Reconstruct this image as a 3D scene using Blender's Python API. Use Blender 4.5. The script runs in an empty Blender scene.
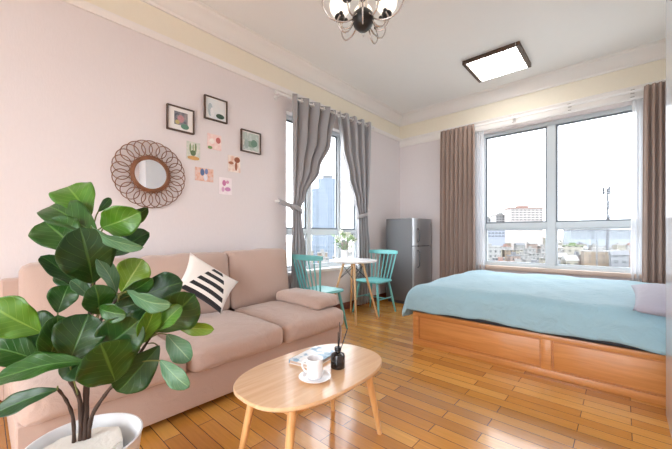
import bpy, bmesh, math, random
from mathutils import Vector, Matrix
random.seed(7)
PI = math.pi
scene = bpy.context.scene
COL = scene.collection

# ------------------------------------------------------------------ camera
YAW = math.radians(41.9)
FOC = 319.0
CAMP = Vector((3.06, 0.0, 1.10))
HOR = 235.0
FW = Vector((-math.sin(YAW), math.cos(YAW), 0))
RT = Vector((math.cos(YAW), math.sin(YAW), 0))
cd = bpy.data.cameras.new('camera')
cam = bpy.data.objects.new('camera', cd)
COL.objects.link(cam)
cam.location = CAMP
cam.rotation_euler = (PI/2, 0, YAW)
cd.sensor_width = 36
cd.lens = FOC/672*36
cd.shift_y = (HOR-224.5)/672
cd.clip_start = 0.02
cd.clip_end = 3000
scene.camera = cam

def at(px, py, dep):
    """point of the place seen in direction (px, py) at a forward distance"""
    return CAMP + FW*dep + RT*((px-336)/FOC*dep) + Vector((0, 0, -(py-HOR)/FOC*dep))

# ------------------------------------------------------------------ materials
def lin(c):
    return tuple(((v/12.92) if v <= .04045 else ((v+.055)/1.055)**2.4) for v in c)
def rgb(r, g, b):
    return lin((r/255, g/255, b/255)) + (1,)

def new_mat(name):
    m = bpy.data.materials.new(name)
    m.use_nodes = True
    nt = m.node_tree
    p = nt.nodes['Principled BSDF']
    return m, nt, p

def N(nt, kind, **kw):
    n = nt.nodes.new(kind)
    for k, v in kw.items():
        if k.startswith('i_'):
            key = k[2:]
            n.inputs[int(key) if key.isdigit() else key.replace('_', ' ')].default_value = v
        else:
            setattr(n, k, v)
    return n

def plain(name, col, rough=.5, metal=0, var=.06, scale=12, bump=0, bscale=80, spec=.5, coat=0, stretch=None, sheen=0):
    m, nt, p = new_mat(name)
    L = nt.links.new
    tc = N(nt, 'ShaderNodeTexCoord')
    mp = N(nt, 'ShaderNodeMapping')
    if stretch: mp.inputs['Scale'].default_value = stretch
    L(tc.outputs['Object'], mp.inputs['Vector'])
    nz = N(nt, 'ShaderNodeTexNoise'); nz.inputs['Scale'].default_value = scale; nz.inputs['Detail'].default_value = 4
    L(mp.outputs[0], nz.inputs['Vector'])
    mx = N(nt, 'ShaderNodeMix', data_type='RGBA')
    mx.inputs[6].default_value = tuple(max(0, c*(1-var)) for c in col[:3])+(1,)
    mx.inputs[7].default_value = tuple(min(1, c*(1+var)) for c in col[:3])+(1,)
    L(nz.outputs[0], mx.inputs[0])
    L(mx.outputs[2], p.inputs['Base Color'])
    p.inputs['Roughness'].default_value = rough
    p.inputs['Metallic'].default_value = metal
    p.inputs['Specular IOR Level'].default_value = spec
    p.inputs['Coat Weight'].default_value = coat
    p.inputs['Coat Roughness'].default_value = .08
    p.inputs['Sheen Weight'].default_value = sheen
    if bump:
        b2 = N(nt, 'ShaderNodeTexNoise'); b2.inputs['Scale'].default_value = bscale; b2.inputs['Detail'].default_value = 3
        L(mp.outputs[0], b2.inputs['Vector'])
        bp = N(nt, 'ShaderNodeBump'); bp.inputs['Strength'].default_value = bump; bp.inputs['Distance'].default_value = .01
        L(b2.outputs[0], bp.inputs['Height'])
        L(bp.outputs[0], p.inputs['Normal'])
    return m

def fabric(name, col, bscale=350, var=.08, big=5, bump=.25, sheen=.2, wrinkle=0):
    m, nt, p = new_mat(name)
    L = nt.links.new
    tc = N(nt, 'ShaderNodeTexCoord')
    nz = N(nt, 'ShaderNodeTexNoise'); nz.inputs['Scale'].default_value = big; nz.inputs['Detail'].default_value = 5
    fine = N(nt, 'ShaderNodeTexNoise'); fine.inputs['Scale'].default_value = bscale
    L(tc.outputs['Object'], nz.inputs['Vector']); L(tc.outputs['Object'], fine.inputs['Vector'])
    ad = N(nt, 'ShaderNodeMath', operation='ADD'); L(nz.outputs[0], ad.inputs[0]); L(fine.outputs[0], ad.inputs[1])
    ml = N(nt, 'ShaderNodeMath', operation='MULTIPLY'); L(ad.outputs[0], ml.inputs[0]); ml.inputs[1].default_value = .5
    mx = N(nt, 'ShaderNodeMix', data_type='RGBA')
    mx.inputs[6].default_value = tuple(c*(1-var) for c in col[:3])+(1,)
    mx.inputs[7].default_value = tuple(min(1, c*(1+var)) for c in col[:3])+(1,)
    L(ml.outputs[0], mx.inputs[0]); L(mx.outputs[2], p.inputs['Base Color'])
    p.inputs['Roughness'].default_value = .85
    p.inputs['Sheen Weight'].default_value = sheen
    p.inputs['Specular IOR Level'].default_value = .25
    bp = N(nt, 'ShaderNodeBump'); bp.inputs['Strength'].default_value = bump; bp.inputs['Distance'].default_value = .004
    L(fine.outputs[0], bp.inputs['Height'])
    last = bp
    if wrinkle:
        w = N(nt, 'ShaderNodeTexNoise'); w.inputs['Scale'].default_value = 9; w.inputs['Detail'].default_value = 3; w.inputs['Distortion'].default_value = 1.2
        L(tc.outputs['Object'], w.inputs['Vector'])
        b2 = N(nt, 'ShaderNodeBump'); b2.inputs['Strength'].default_value = wrinkle; b2.inputs['Distance'].default_value = .03
        L(w.outputs[0], b2.inputs['Height']); L(bp.outputs[0], b2.inputs['Normal']); last = b2
    L(last.outputs[0], p.inputs['Normal'])
    return m

def wood(name, c1, c2, axis='X', rough=.4, scale=1.0, coat=0):
    m, nt, p = new_mat(name)
    L = nt.links.new
    tc = N(nt, 'ShaderNodeTexCoord')
    mp = N(nt, 'ShaderNodeMapping')
    s = {'X': (1.2, 18, 18), 'Y': (18, 1.2, 18), 'Z': (18, 18, 1.2)}[axis]
    mp.inputs['Scale'].default_value = tuple(v*scale for v in s)
    L(tc.outputs['Object'], mp.inputs['Vector'])
    nz = N(nt, 'ShaderNodeTexNoise'); nz.inputs['Scale'].default_value = 2.2; nz.inputs['Detail'].default_value = 6; nz.inputs['Distortion'].default_value = .6
    L(mp.outputs[0], nz.inputs['Vector'])
    cr = N(nt, 'ShaderNodeValToRGB')
    cr.color_ramp.elements[0].position = .3; cr.color_ramp.elements[0].color = c1
    cr.color_ramp.elements[1].position = .7; cr.color_ramp.elements[1].color = c2
    L(nz.outputs[0], cr.inputs[0]); L(cr.outputs[0], p.inputs['Base Color'])
    p.inputs['Roughness'].default_value = rough
    p.inputs['Coat Weight'].default_value = coat
    p.inputs['Coat Roughness'].default_value = .12
    return m

def floor_mat():
    m, nt, p = new_mat('parquet')
    L = nt.links.new
    tc = N(nt, 'ShaderNodeTexCoord')
    br = N(nt, 'ShaderNodeTexBrick')
    br.offset = .37; br.offset_frequency = 2; br.squash = 1
    br.inputs['Scale'].default_value = 1
    br.inputs['Brick Width'].default_value = .62
    br.inputs['Row Height'].default_value = .093
    br.inputs['Mortar Size'].default_value = .0022
    br.inputs['Mortar Smooth'].default_value = .2
    br.inputs['Bias'].default_value = 0
    br.inputs['Color1'].default_value = (0, 0, 0, 1)
    br.inputs['Color2'].default_value = (1, 1, 1, 1)
    br.inputs['Mortar'].default_value = (.5, .5, .5, 1)
    L(tc.outputs['Object'], br.inputs['Vector'])
    cr = N(nt, 'ShaderNodeValToRGB')
    e = cr.color_ramp.elements
    e[0].position = 0; e[0].color = rgb(184, 126, 60)
    e[1].position = 1; e[1].color = rgb(224, 170, 92)
    a = e.new(.35); a.color = rgb(202, 140, 62)
    b = e.new(.7); b.color = rgb(214, 154, 74)
    L(br.outputs['Color'], cr.inputs[0])
    mp = N(nt, 'ShaderNodeMapping'); mp.inputs['Scale'].default_value = (2.2, 34, 1)
    L(tc.outputs['Object'], mp.inputs['Vector'])
    nz = N(nt, 'ShaderNodeTexNoise'); nz.inputs['Scale'].default_value = 2; nz.inputs['Detail'].default_value = 6; nz.inputs['Distortion'].default_value = .5
    L(mp.outputs[0], nz.inputs['Vector'])
    rm = N(nt, 'ShaderNodeMapRange'); rm.inputs['To Min'].default_value = .78; rm.inputs['To Max'].default_value = 1.16
    L(nz.outputs[0], rm.inputs['Value'])
    ml = N(nt, 'ShaderNodeMix', data_type='RGBA', blend_type='MULTIPLY'); ml.inputs[0].default_value = 1
    L(cr.outputs[0], ml.inputs[6]); L(rm.outputs[0], ml.inputs[7])
    mo = N(nt, 'ShaderNodeMix', data_type='RGBA'); mo.inputs[7].default_value = rgb(92, 48, 20)
    L(br.outputs['Fac'], mo.inputs[0]); L(ml.outputs[2], mo.inputs[6])
    L(mo.outputs[2], p.inputs['Base Color'])
    bn = N(nt, 'ShaderNodeTexNoise'); bn.inputs['Scale'].default_value = 7; bn.inputs['Detail'].default_value = 2
    L(tc.outputs['Object'], bn.inputs['Vector'])
    rr = N(nt, 'ShaderNodeMapRange'); rr.inputs['To Min'].default_value = .14; rr.inputs['To Max'].default_value = .3
    L(bn.outputs[0], rr.inputs['Value']); L(rr.outputs[0], p.inputs['Roughness'])
    inv = N(nt, 'ShaderNodeMath', operation='SUBTRACT'); inv.inputs[0].default_value = 1; L(br.outputs['Fac'], inv.inputs[1])
    mm = N(nt, 'ShaderNodeMath', operation='ADD'); L(inv.outputs[0], mm.inputs[0])
    m3 = N(nt, 'ShaderNodeMath', operation='MULTIPLY'); m3.inputs[1].default_value = .5; L(br.outputs['Color'], m3.inputs[0]); L(m3.outputs[0], mm.inputs[1])
    bp = N(nt, 'ShaderNodeBump'); bp.inputs['Strength'].default_value = .25; bp.inputs['Distance'].default_value = .002
    L(mm.outputs[0], bp.inputs['Height']); L(bp.outputs[0], p.inputs['Normal'])
    p.inputs['Specular IOR Level'].default_value = .6
    p.inputs['Coat Weight'].default_value = .5
    p.inputs['Coat Roughness'].default_value = .1
    return m

def glass_mat(name, tint=(1, 1, 1, 1), refl=.06):
    m = bpy.data.materials.new(name); m.use_nodes = True
    nt = m.node_tree; nt.nodes.clear(); L = nt.links.new
    o = N(nt, 'ShaderNodeOutputMaterial'); mix = N(nt, 'ShaderNodeMixShader')
    t = N(nt, 'ShaderNodeBsdfTransparent'); t.inputs[0].default_value = tint
    g = N(nt, 'ShaderNodeBsdfGlossy'); g.inputs['Roughness'].default_value = .02
    lw = N(nt, 'ShaderNodeLayerWeight'); lw.inputs['Blend'].default_value = .5
    pw = N(nt, 'ShaderNodeMath', operation='POWER'); pw.inputs[1].default_value = 5; L(lw.outputs['Facing'], pw.inputs[0])
    sc = N(nt, 'ShaderNodeMath', operation='MULTIPLY_ADD'); sc.inputs[1].default_value = .7; sc.inputs[2].default_value = .005; L(pw.outputs[0], sc.inputs[0])
    L(sc.outputs[0], mix.inputs[0]); L(t.outputs[0], mix.inputs[1]); L(g.outputs[0], mix.inputs[2]); L(mix.outputs[0], o.inputs[0])
    return m

def sheer_mat(name, col, alpha=.55):
    m = bpy.data.materials.new(name); m.use_nodes = True
    nt = m.node_tree; nt.nodes.clear(); L = nt.links.new
    o = N(nt, 'ShaderNodeOutputMaterial'); mix = N(nt, 'ShaderNodeMixShader'); mix2 = N(nt, 'ShaderNodeMixShader')
    d = N(nt, 'ShaderNodeBsdfDiffuse'); d.inputs[0].default_value = col
    tl = N(nt, 'ShaderNodeBsdfTranslucent'); tl.inputs[0].default_value = col
    t = N(nt, 'ShaderNodeBsdfTransparent')
    mix2.inputs[0].default_value = .5; L(d.outputs[0], mix2.inputs[1]); L(tl.outputs[0], mix2.inputs[2])
    mix.inputs[0].default_value = alpha; L(t.outputs[0], mix.inputs[1]); L(mix2.outputs[0], mix.inputs[2]); L(mix.outputs[0], o.inputs[0])
    return m

def emit_mat(name, col, strength, noise=0):
    m = bpy.data.materials.new(name); m.use_nodes = True
    nt = m.node_tree; p = nt.nodes['Principled BSDF']
    p.inputs['Base Color'].default_value = col
    p.inputs['Emission Color'].default_value = col
    p.inputs['Emission Strength'].default_value = strength
    p.inputs['Roughness'].default_value = .4
    return m

def leaf_mat(name, c_dark, c_light, vein, rough=.35):
    m, nt, p = new_mat(name)
    L = nt.links.new
    uv = N(nt, 'ShaderNodeUVMap')
    sp = N(nt, 'ShaderNodeSeparateXYZ'); L(uv.outputs[0], sp.inputs[0])
    # distance from midrib
    a = N(nt, 'ShaderNodeMath', operation='SUBTRACT'); L(sp.outputs[0], a.inputs[0]); a.inputs[1].default_value = .5
    ab = N(nt, 'ShaderNodeMath', operation='ABSOLUTE'); L(a.outputs[0], ab.inputs[0])
    mid = N(nt, 'ShaderNodeMapRange'); mid.inputs['From Min'].default_value = .012; mid.inputs['From Max'].default_value = .035
    mid.inputs['To Min'].default_value = 1; mid.inputs['To Max'].default_value = 0
    L(ab.outputs[0], mid.inputs['Value'])
    # side veins
    k = N(nt, 'ShaderNodeMath', operation='MULTIPLY'); L(ab.outputs[0], k.inputs[0]); k.inputs[1].default_value = -.75
    s = N(nt, 'ShaderNodeMath', operation='ADD'); L(sp.outputs[1], s.inputs[0]); L(k.outputs[0], s.inputs[1])
    f = N(nt, 'ShaderNodeMath', operation='MULTIPLY'); L(s.outputs[0], f.inputs[0]); f.inputs[1].default_value = 44
    sn = N(nt, 'ShaderNodeMath', operation='SINE'); L(f.outputs[0], sn.inputs[0])
    sv = N(nt, 'ShaderNodeMapRange'); sv.inputs['From Min'].default_value = .93; sv.inputs['From Max'].default_value = 1
    sv.inputs['To Min'].default_value = 0; sv.inputs['To Max'].default_value = .45
    L(sn.outputs[0], sv.inputs['Value'])
    mxv = N(nt, 'ShaderNodeMath', operation='MAXIMUM'); L(mid.outputs[0], mxv.inputs[0]); L(sv.outputs[0], mxv.inputs[1])
    tc = N(nt, 'ShaderNodeTexCoord')
    nz = N(nt, 'ShaderNodeTexNoise'); nz.inputs['Scale'].default_value = 9; nz.inputs['Detail'].default_value = 3
    L(tc.outputs['Object'], nz.inputs['Vector'])
    mx = N(nt, 'ShaderNodeMix', data_type='RGBA'); mx.inputs[6].default_value = c_dark; mx.inputs[7].default_value = c_light
    L(nz.outputs[0], mx.inputs[0])
    m2 = N(nt, 'ShaderNodeMix', data_type='RGBA'); m2.inputs[7].default_value = vein
    L(mxv.outputs[0], m2.inputs[0]); L(mx.outputs[2], m2.inputs[6]); L(m2.outputs[2], p.inputs['Base Color'])
    p.inputs['Roughness'].default_value = rough
    bp = N(nt, 'ShaderNodeBump'); bp.inputs['Strength'].default_value = .35; bp.inputs['Distance'].default_value = .003; bp.invert = True
    L(mxv.outputs[0], bp.inputs['Height']); L(bp.outputs[0], p.inputs['Normal'])
    # light passing through the blade
    tr = N(nt, 'ShaderNodeBsdfTranslucent'); L(m2.outputs[2], tr.inputs[0])
    ms = N(nt, 'ShaderNodeMixShader'); ms.inputs[0].default_value = .1
    out = nt.nodes['Material Output']
    L(p.outputs[0], ms.inputs[1]); L(tr.outputs[0], ms.inputs[2]); L(ms.outputs[0], out.inputs[0])
    return m

def print_mat(name, stops, scale=30, seed=0.0, rough=.6):
    m, nt, p = new_mat(name)
    L = nt.links.new
    tc = N(nt, 'ShaderNodeTexCoord')
    mp = N(nt, 'ShaderNodeMapping'); mp.inputs['Location'].default_value = (seed, seed*2, seed*.7)
    L(tc.outputs['Object'], mp.inputs['Vector'])
    nz = N(nt, 'ShaderNodeTexNoise'); nz.inputs['Scale'].default_value = scale; nz.inputs['Detail'].default_value = 3
    L(mp.outputs[0], nz.inputs['Vector'])
    cr = N(nt, 'ShaderNodeValToRGB'); cr.color_ramp.interpolation = 'CONSTANT' if False else 'LINEAR'
    e = cr.color_ramp.elements
    e[0].position = stops[0][0]; e[0].color = stops[0][1]
    e[1].position = stops[-1][0]; e[1].color = stops[-1][1]
    for pos, c in stops[1:-1]:
        q = e.new(pos); q.color = c
    L(nz.outputs[0], cr.inputs[0]); L(cr.outputs[0], p.inputs['Base Color'])
    p.inputs['Roughness'].default_value = rough
    return m

def facade_mat(name, col, win, wx=3.0, wz=3.2, mort=.9):
    m, nt, p = new_mat(name)
    L = nt.links.new
    tc = N(nt, 'ShaderNodeTexCoord')
    sp = N(nt, 'ShaderNodeSeparateXYZ'); L(tc.outputs['Object'], sp.inputs[0])
    ad = N(nt, 'ShaderNodeMath', operation='ADD'); L(sp.outputs[0], ad.inputs[0]); L(sp.outputs[1], ad.inputs[1])
    cb = N(nt, 'ShaderNodeCombineXYZ'); L(ad.outputs[0], cb.inputs[0]); L(sp.outputs[2], cb.inputs[1])
    br = N(nt, 'ShaderNodeTexBrick'); br.offset = 0
    br.inputs['Scale'].default_value = 1; br.inputs['Brick Width'].default_value = wx; br.inputs['Row Height'].default_value = wz
    br.inputs['Mortar Size'].default_value = mort; br.inputs['Mortar Smooth'].default_value = 0
    br.inputs['Color1'].default_value = win; br.inputs['Color2'].default_value = tuple(min(1, c*1.5) for c in win[:3])+(1,)
    br.inputs['Mortar'].default_value = col
    L(cb.outputs[0], br.inputs['Vector'])
    ge = N(nt, 'ShaderNodeNewGeometry'); sn = N(nt, 'ShaderNodeSeparateXYZ'); L(ge.outputs['Normal'], sn.inputs[0])
    gt = N(nt, 'ShaderNodeMath', operation='GREATER_THAN'); gt.inputs[1].default_value = .5; L(sn.outputs[2], gt.inputs[0])
    mx = N(nt, 'ShaderNodeMix', data_type='RGBA'); mx.inputs[7].default_value = col
    L(gt.outputs[0], mx.inputs[0]); L(br.outputs['Color'], mx.inputs[6]); L(mx.outputs[2], p.inputs['Base Color'])
    p.inputs['Roughness'].default_value = .8
    return m

M = {}
M['floor'] = floor_mat()
M['ceiling'] = plain('ceiling_paint', rgb(243, 242, 240), .9, var=.01)
M['crown'] = plain('moulding_paint', rgb(238, 234, 230), .6, var=.01)
M['wall'] = plain('pink_wallpaper', rgb(226, 219, 219), .85, var=.025, scale=60, bump=.08, bscale=120, stretch=(1, 1, .35))
M['band'] = plain('cream_paint', rgb(238, 231, 214), .85, var=.02, scale=20)
M['white_paint'] = plain('white_paint', rgb(240, 240, 240), .4, var=.01)
M['gloss_white'] = plain('gloss_white', rgb(232, 236, 242), .12, var=.01)
M['alu'] = plain('white_aluminium', rgb(202, 209, 213), .35, var=.02)
M['gasket'] = plain('grey_gasket', rgb(120, 128, 135), .5, var=.03)
M['sill'] = plain('beige_sill', rgb(205, 184, 168), .4, var=.05)
M['baseboard'] = wood('redbrown_baseboard', rgb(100, 50, 32), rgb(140, 76, 50), 'X', .4)
M['glass'] = glass_mat('window_glass')
M['sofa'] = fabric('pink_velour', rgb(190, 166, 154), 260, .07, 6, .3, .35, wrinkle=.35)
M['sofa_back'] = fabric('pink_velour_back', rgb(190, 165, 152), 260, .06, 5, .25, .35, wrinkle=.12)
M['black'] = plain('black_plastic', rgb(26, 25, 26), .4)
M['teal'] = plain('teal_paint', rgb(108, 184, 184), .4, var=.04)
M['lacquer'] = plain('white_lacquer', rgb(244, 244, 245), .25, var=.005)
M['beech'] = wood('pale_beech', rgb(214, 170, 122), rgb(232, 196, 150), 'Z', .45)
M['table_wood'] = wood('golden_ash_top', rgb(216, 170, 124), rgb(236, 200, 160), 'Y', .28, .8, .35)
M['table_leg'] = wood('golden_ash_leg', rgb(204, 150, 92), rgb(228, 180, 122), 'Z', .35, 1, .2)
M['bed_wood'] = wood('cherry_bed_wood', rgb(184, 120, 62), rgb(206, 142, 80), 'X', .35, 1, .2)
M['bed_edge'] = wood('cherry_bed_edge', rgb(170, 106, 54), rgb(190, 126, 68), 'X', .35, 1, .2)
M['mattress'] = fabric('shade_dark_mattress', rgb(70, 66, 68), 200)  # shadow of the gap under the duvet is put into this colour
M['duvet'] = fabric('aqua_cotton', rgb(150, 184, 196), 300, .05, 4, .15, .2, wrinkle=.45)
M['pillow_grey'] = fabric('lilac_grey_cotton', rgb(168, 165, 177), 300, .05, 5, .2, .2, wrinkle=.2)
M['curtain_grey'] = fabric('silver_grey_satin', rgb(160, 159, 162), 300, .05, 4, .1, .3)
M['curtain_grey'].node_tree.nodes['Principled BSDF'].inputs['Roughness'].default_value = .42
M['curtain_grey'].node_tree.nodes['Principled BSDF'].inputs['Specular IOR Level'].default_value = .5
M['curtain_brown'] = fabric('taupe_cloth', rgb(158, 137, 126), 300, .06, 4, .15, .2)
M['sheer'] = sheer_mat('white_voile', (.92, .93, .95, 1), .6)
M['rod'] = plain('white_rod', rgb(240, 238, 236), .3, var=.01)
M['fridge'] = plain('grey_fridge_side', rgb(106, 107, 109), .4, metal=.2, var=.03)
M['fridge_door'] = plain('silver_fridge_door', rgb(168, 168, 170), .3, metal=.55, var=.03, stretch=(1, 1, .1))
M['fridge_dark'] = plain('dark_fridge_trim', rgb(74, 76, 80), .4)
M['chrome'] = plain('brushed_nickel', rgb(196, 190, 186), .22, metal=.95, var=.03)
M['globe'] = emit_mat('lit_frosted_glass', (1, .93, .82, 1), .42)
M['diffuser'] = emit_mat('lit_diffuser', (1, .985, .97, 1), 6)
M['dark_wood'] = wood('dark_brown_frame', rgb(66, 50, 42), rgb(96, 76, 64), 'Y', .5)
M['rattan'] = wood('brown_rattan', rgb(112, 70, 46), rgb(144, 96, 66), 'Z', .55, .4)
M['mirror'] = plain('mirror_silver', (.92, .94, .96, 1), .02, metal=1, var=0)
M['paper'] = plain('white_paper', rgb(242, 238, 234), .7, var=.01)
M['ceramic'] = plain('white_ceramic', rgb(240, 240, 242), .18, var=.005)
M['coffee'] = plain('black_coffee', rgb(40, 24, 16), .1)
M['pot'] = plain('white_planter', rgb(232, 233, 235), .35, var=.01)
M['foam'] = plain('white_foam', rgb(236, 232, 224), .9, var=.05, scale=16, bump=.4, bscale=60)
M['bark'] = plain('dark_bark', rgb(66, 48, 38), .8, var=.3, scale=40, bump=.6, bscale=90, stretch=(1, 1, .3))
M['petiole'] = plain('green_petiole', rgb(104, 110, 52), .5, var=.15)
M['bottle'] = plain('smoked_black_glass', rgb(24, 25, 28), .06, var=.02, coat=.5)
M['leaf_d'] = leaf_mat('leaf_dark', rgb(18, 54, 20), rgb(36, 78, 28), rgb(60, 100, 42))
M['leaf_m'] = leaf_mat('leaf_mid', rgb(26, 68, 20), rgb(50, 96, 28), rgb(82, 124, 52))
M['leaf_l'] = leaf_mat('leaf_light', rgb(52, 102, 20), rgb(86, 132, 34), rgb(114, 152, 62))
M['leaf_y'] = leaf_mat('leaf_yellow', rgb(84, 122, 24), rgb(122, 152, 42), rgb(156, 174, 86))
M['leaf_s'] = leaf_mat('leaf_silver', rgb(66, 108, 76), rgb(98, 138, 98), rgb(134, 164, 120), .4)
M['petal'] = plain('white_petals', rgb(236, 240, 226), .7, var=.06, scale=60)
M['posy_leaf'] = plain('posy_green', rgb(78, 112, 66), .5, var=.2)
M['posy_pale'] = plain('posy_pale_green', rgb(168, 194, 146), .6, var=.15)
M['book_cover'] = print_mat('blue_white_cover', [(.36, rgb(64, 120, 160)), (.46, rgb(140, 178, 204)), (.52, rgb(232, 236, 240)), (.7, rgb(246, 246, 246))], 14, 3.1, .3)
M['book_pages'] = plain('book_pages', rgb(196, 176, 160), .8, var=.1, scale=10, stretch=(1, 1, 60))

# ------------------------------------------------------------------ mesh builder
class MB:
    def __init__(self): self.bm = bmesh.new(); self.mats = []
    def _mark(self, verts, mi):
        if mi:
            fs = set()
            for v in verts:
                for f in v.link_faces: fs.add(f)
            for f in fs: f.material_index = mi
    def box(self, lo, hi, bevel=0, seg=2, mi=0, rot=None, pivot=None):
        lo = Vector(lo); hi = Vector(hi)
        r = bmesh.ops.create_cube(self.bm, size=1)
        vs = r['verts']
        c = (lo+hi)/2; s = hi-lo
        for v in vs: v.co = Vector((v.co.x*s.x, v.co.y*s.y, v.co.z*s.z)) + c
        if bevel:
            es = set()
            for v in vs:
                for e in v.link_edges: es.add(e)
            rb = bmesh.ops.bevel(self.bm, geom=list(es), offset=bevel, segments=seg, profile=.6, affect='EDGES')
            vs = [v for v in rb['verts']]
            allv = set(vs)
            for f in rb['faces']:
                for v in f.verts: allv.add(v)
            stack = list(allv)
            while stack:
                v = stack.pop()
                for e in v.link_edges:
                    o = e.other_vert(v)
                    if o not in allv: allv.add(o); stack.append(o)
            vs = list(allv)
        if rot is not None:
            pv = Vector(pivot) if pivot is not None else c
            for v in vs: v.co = rot @ (v.co-pv) + pv
        self._mark(vs, mi)
        return vs
    def ring(self, c, ax, r, n, ref=None):
        ax = ax.normalized()
        if ref is None: ref = Vector((0, 0, 1)) if abs(ax.z) < .9 else Vector((1, 0, 0))
        u = ax.cross(ref).normalized(); w = ax.cross(u)
        return [self.bm.verts.new(c + (u*math.cos(2*PI*i/n) + w*math.sin(2*PI*i/n))*r) for i in range(n)]
    def tube(self, pts, r, n=8, closed=False, caps=True, mi=0):
        pts = [Vector(p) for p in pts]
        k = len(pts)
        rad = r if isinstance(r, (list, tuple)) else [r]*k
        rings = []
        prev = None
        for i, p in enumerate(pts):
            if closed: t = pts[(i+1) % k]-pts[i-1]
            else: t = pts[min(i+1, k-1)]-pts[max(i-1, 0)]
            t.normalize()
            if prev is None:
                ref = Vector((0, 0, 1)) if abs(t.z) < .9 else Vector((1, 0, 0))
                u = t.cross(ref).normalized()
            else:
                u = (prev - t*prev.dot(t))
                u = u.normalized() if u.length > 1e-6 else t.orthogonal().normalized()
            prev = u
            w = t.cross(u)
            rings.append([self.bm.verts.new(p + (u*math.cos(2*PI*j/n) + w*math.sin(2*PI*j/n))*rad[i]) for j in range(n)])
        m = k if closed else k-1
        for i in range(m):
            a, b = rings[i], rings[(i+1) % k]
            for j in range(n):
                f = self.bm.faces.new((a[j], a[(j+1) % n], b[(j+1) % n], b[j])); f.material_index = mi
        if caps and not closed:
            f = self.bm.faces.new(list(reversed(rings[0]))); f.material_index = mi
            f = self.bm.faces.new(rings[-1]); f.material_index = mi
        return self
    def lathe(self, prof, c=(0, 0, 0), n=28, mi=0, cap0=True, cap1=True):
        c = Vector(c); rings = []
        for r, z in prof:
            rings.append([self.bm.verts.new(c + Vector((r*math.cos(2*PI*j/n), r*math.sin(2*PI*j/n), z))) for j in range(n)])
        for a, b in zip(rings, rings[1:]):
            for j in range(n):
                f = self.bm.faces.new((a[j], a[(j+1) % n], b[(j+1) % n], b[j])); f.material_index = mi
        if cap0: f = self.bm.faces.new(list(reversed(rings[0]))); f.material_index = mi
        if cap1: f = self.bm.faces.new(rings[-1]); f.material_index = mi
        return self
    def sphere(self, c, r, n=12, scale=(1, 1, 1), mi=0):
        rr = bmesh.ops.create_uvsphere(self.bm, u_segments=n*2, v_segments=n, radius=r)
        for v in rr['verts']: v.co = Vector((v.co.x*scale[0], v.co.y*scale[1], v.co.z*scale[2])) + Vector(c)
        self._mark(rr['verts'], mi)
        return self
    def grid(self, fn, nu, nv, uv=False, mi=0, closed_u=False):
        V = [[self.bm.verts.new(fn(i/nu, j/nv)) for j in range(nv+1)] for i in range(nu if closed_u else nu+1)]
        lay = self.bm.loops.layers.uv.verify() if uv else None
        for i in range(nu):
            for j in range(nv):
                i2 = (i+1) % nu if closed_u else i+1
                f = self.bm.faces.new((V[i][j], V[i2][j], V[i2][j+1], V[i][j+1])); f.material_index = mi
                if uv:
                    for lp, (a, b) in zip(f.loops, ((i, j), (i+1, j), (i+1, j+1), (i, j+1))): lp[lay].uv = (a/nu, b/nv)
        return V
    def prism(self, poly, z0, z1, mi=0):
        a = [self.bm.verts.new((x, y, z0)) for x, y in poly]
        b = [self.bm.verts.new((x, y, z1)) for x, y in poly]
        n = len(poly)
        for i in range(n):
            f = self.bm.faces.new((a[i], a[(i+1) % n], b[(i+1) % n], b[i])); f.material_index = mi
        f = self.bm.faces.new(list(reversed(a))); f.material_index = mi
        f = self.bm.faces.new(b); f.material_index = mi
        return self
    def build(self, name, mats, parent=None, smooth=35, loc=None, solid=0, subsurf=0):
        me = bpy.data.meshes.new(name)
        bmesh.ops.recalc_face_normals(self.bm, faces=self.bm.faces[:])
        self.bm.to_mesh(me); self.bm.free()
        for m in (mats if isinstance(mats, (list, tuple)) else [mats]): me.materials.append(m)
        if smooth:
            me.polygons.foreach_set('use_smooth', [True]*len(me.polygons))
            if smooth < 180: me.set_sharp_from_angle(angle=math.radians(smooth))
        o = bpy.data.objects.new(name, me)
        COL.objects.link(o)
        if parent: o.parent = parent
        if loc is not None: o.location = loc
        if solid:
            s = o.modifiers.new('thickness', 'SOLIDIFY'); s.thickness = solid; s.offset = 0
        if subsurf:
            s = o.modifiers.new('smooth', 'SUBSURF'); s.levels = subsurf; s.render_levels = subsurf
        return o

def tag(o, label, cat, group=None):
    o['label'] = label; o['category'] = cat
    if group: o['group'] = group
    return o
def thing(name, label, cat, loc=(0, 0, 0), rz=0, group=None):
    o = bpy.data.objects.new(name, None); COL.objects.link(o)
    o.empty_display_size = .1
    o.location = loc; o.rotation_euler = (0, 0, rz)
    return tag(o, label, cat, group)
def struct(o): o['kind'] = 'structure'; return o
def dup(root, loc, rz, label, group=None):
    r = root.copy(); COL.objects.link(r); r.location = loc; r.rotation_euler = (0, 0, rz)
    r['label'] = label
    if group: r['group'] = group
    for ch in list(root.children):
        c = ch.copy(); COL.objects.link(c); c.parent = r
        for g in list(ch.children):
            d = g.copy(); COL.objects.link(d); d.parent = c
    return r
def Rz(a): return Matrix.Rotation(a, 3, 'Z')

# ------------------------------------------------------------------ the room
WX, DY, CH = 3.62, 5.18, 3.27        # right wall, back wall, ceiling height
FY = -2.4
WT = .2
RAIL = 2.84
m = MB(); m.box((-.2, FY-.2, -.12), (WX+.2, DY+.2, 0)); struct(m.build('floor', M['floor'], smooth=0))
m = MB(); m.box((-.2, FY-.2, CH), (WX+.2, DY+.2, CH+.15)); struct(m.build('ceiling', M['ceiling'], smooth=0))

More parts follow.
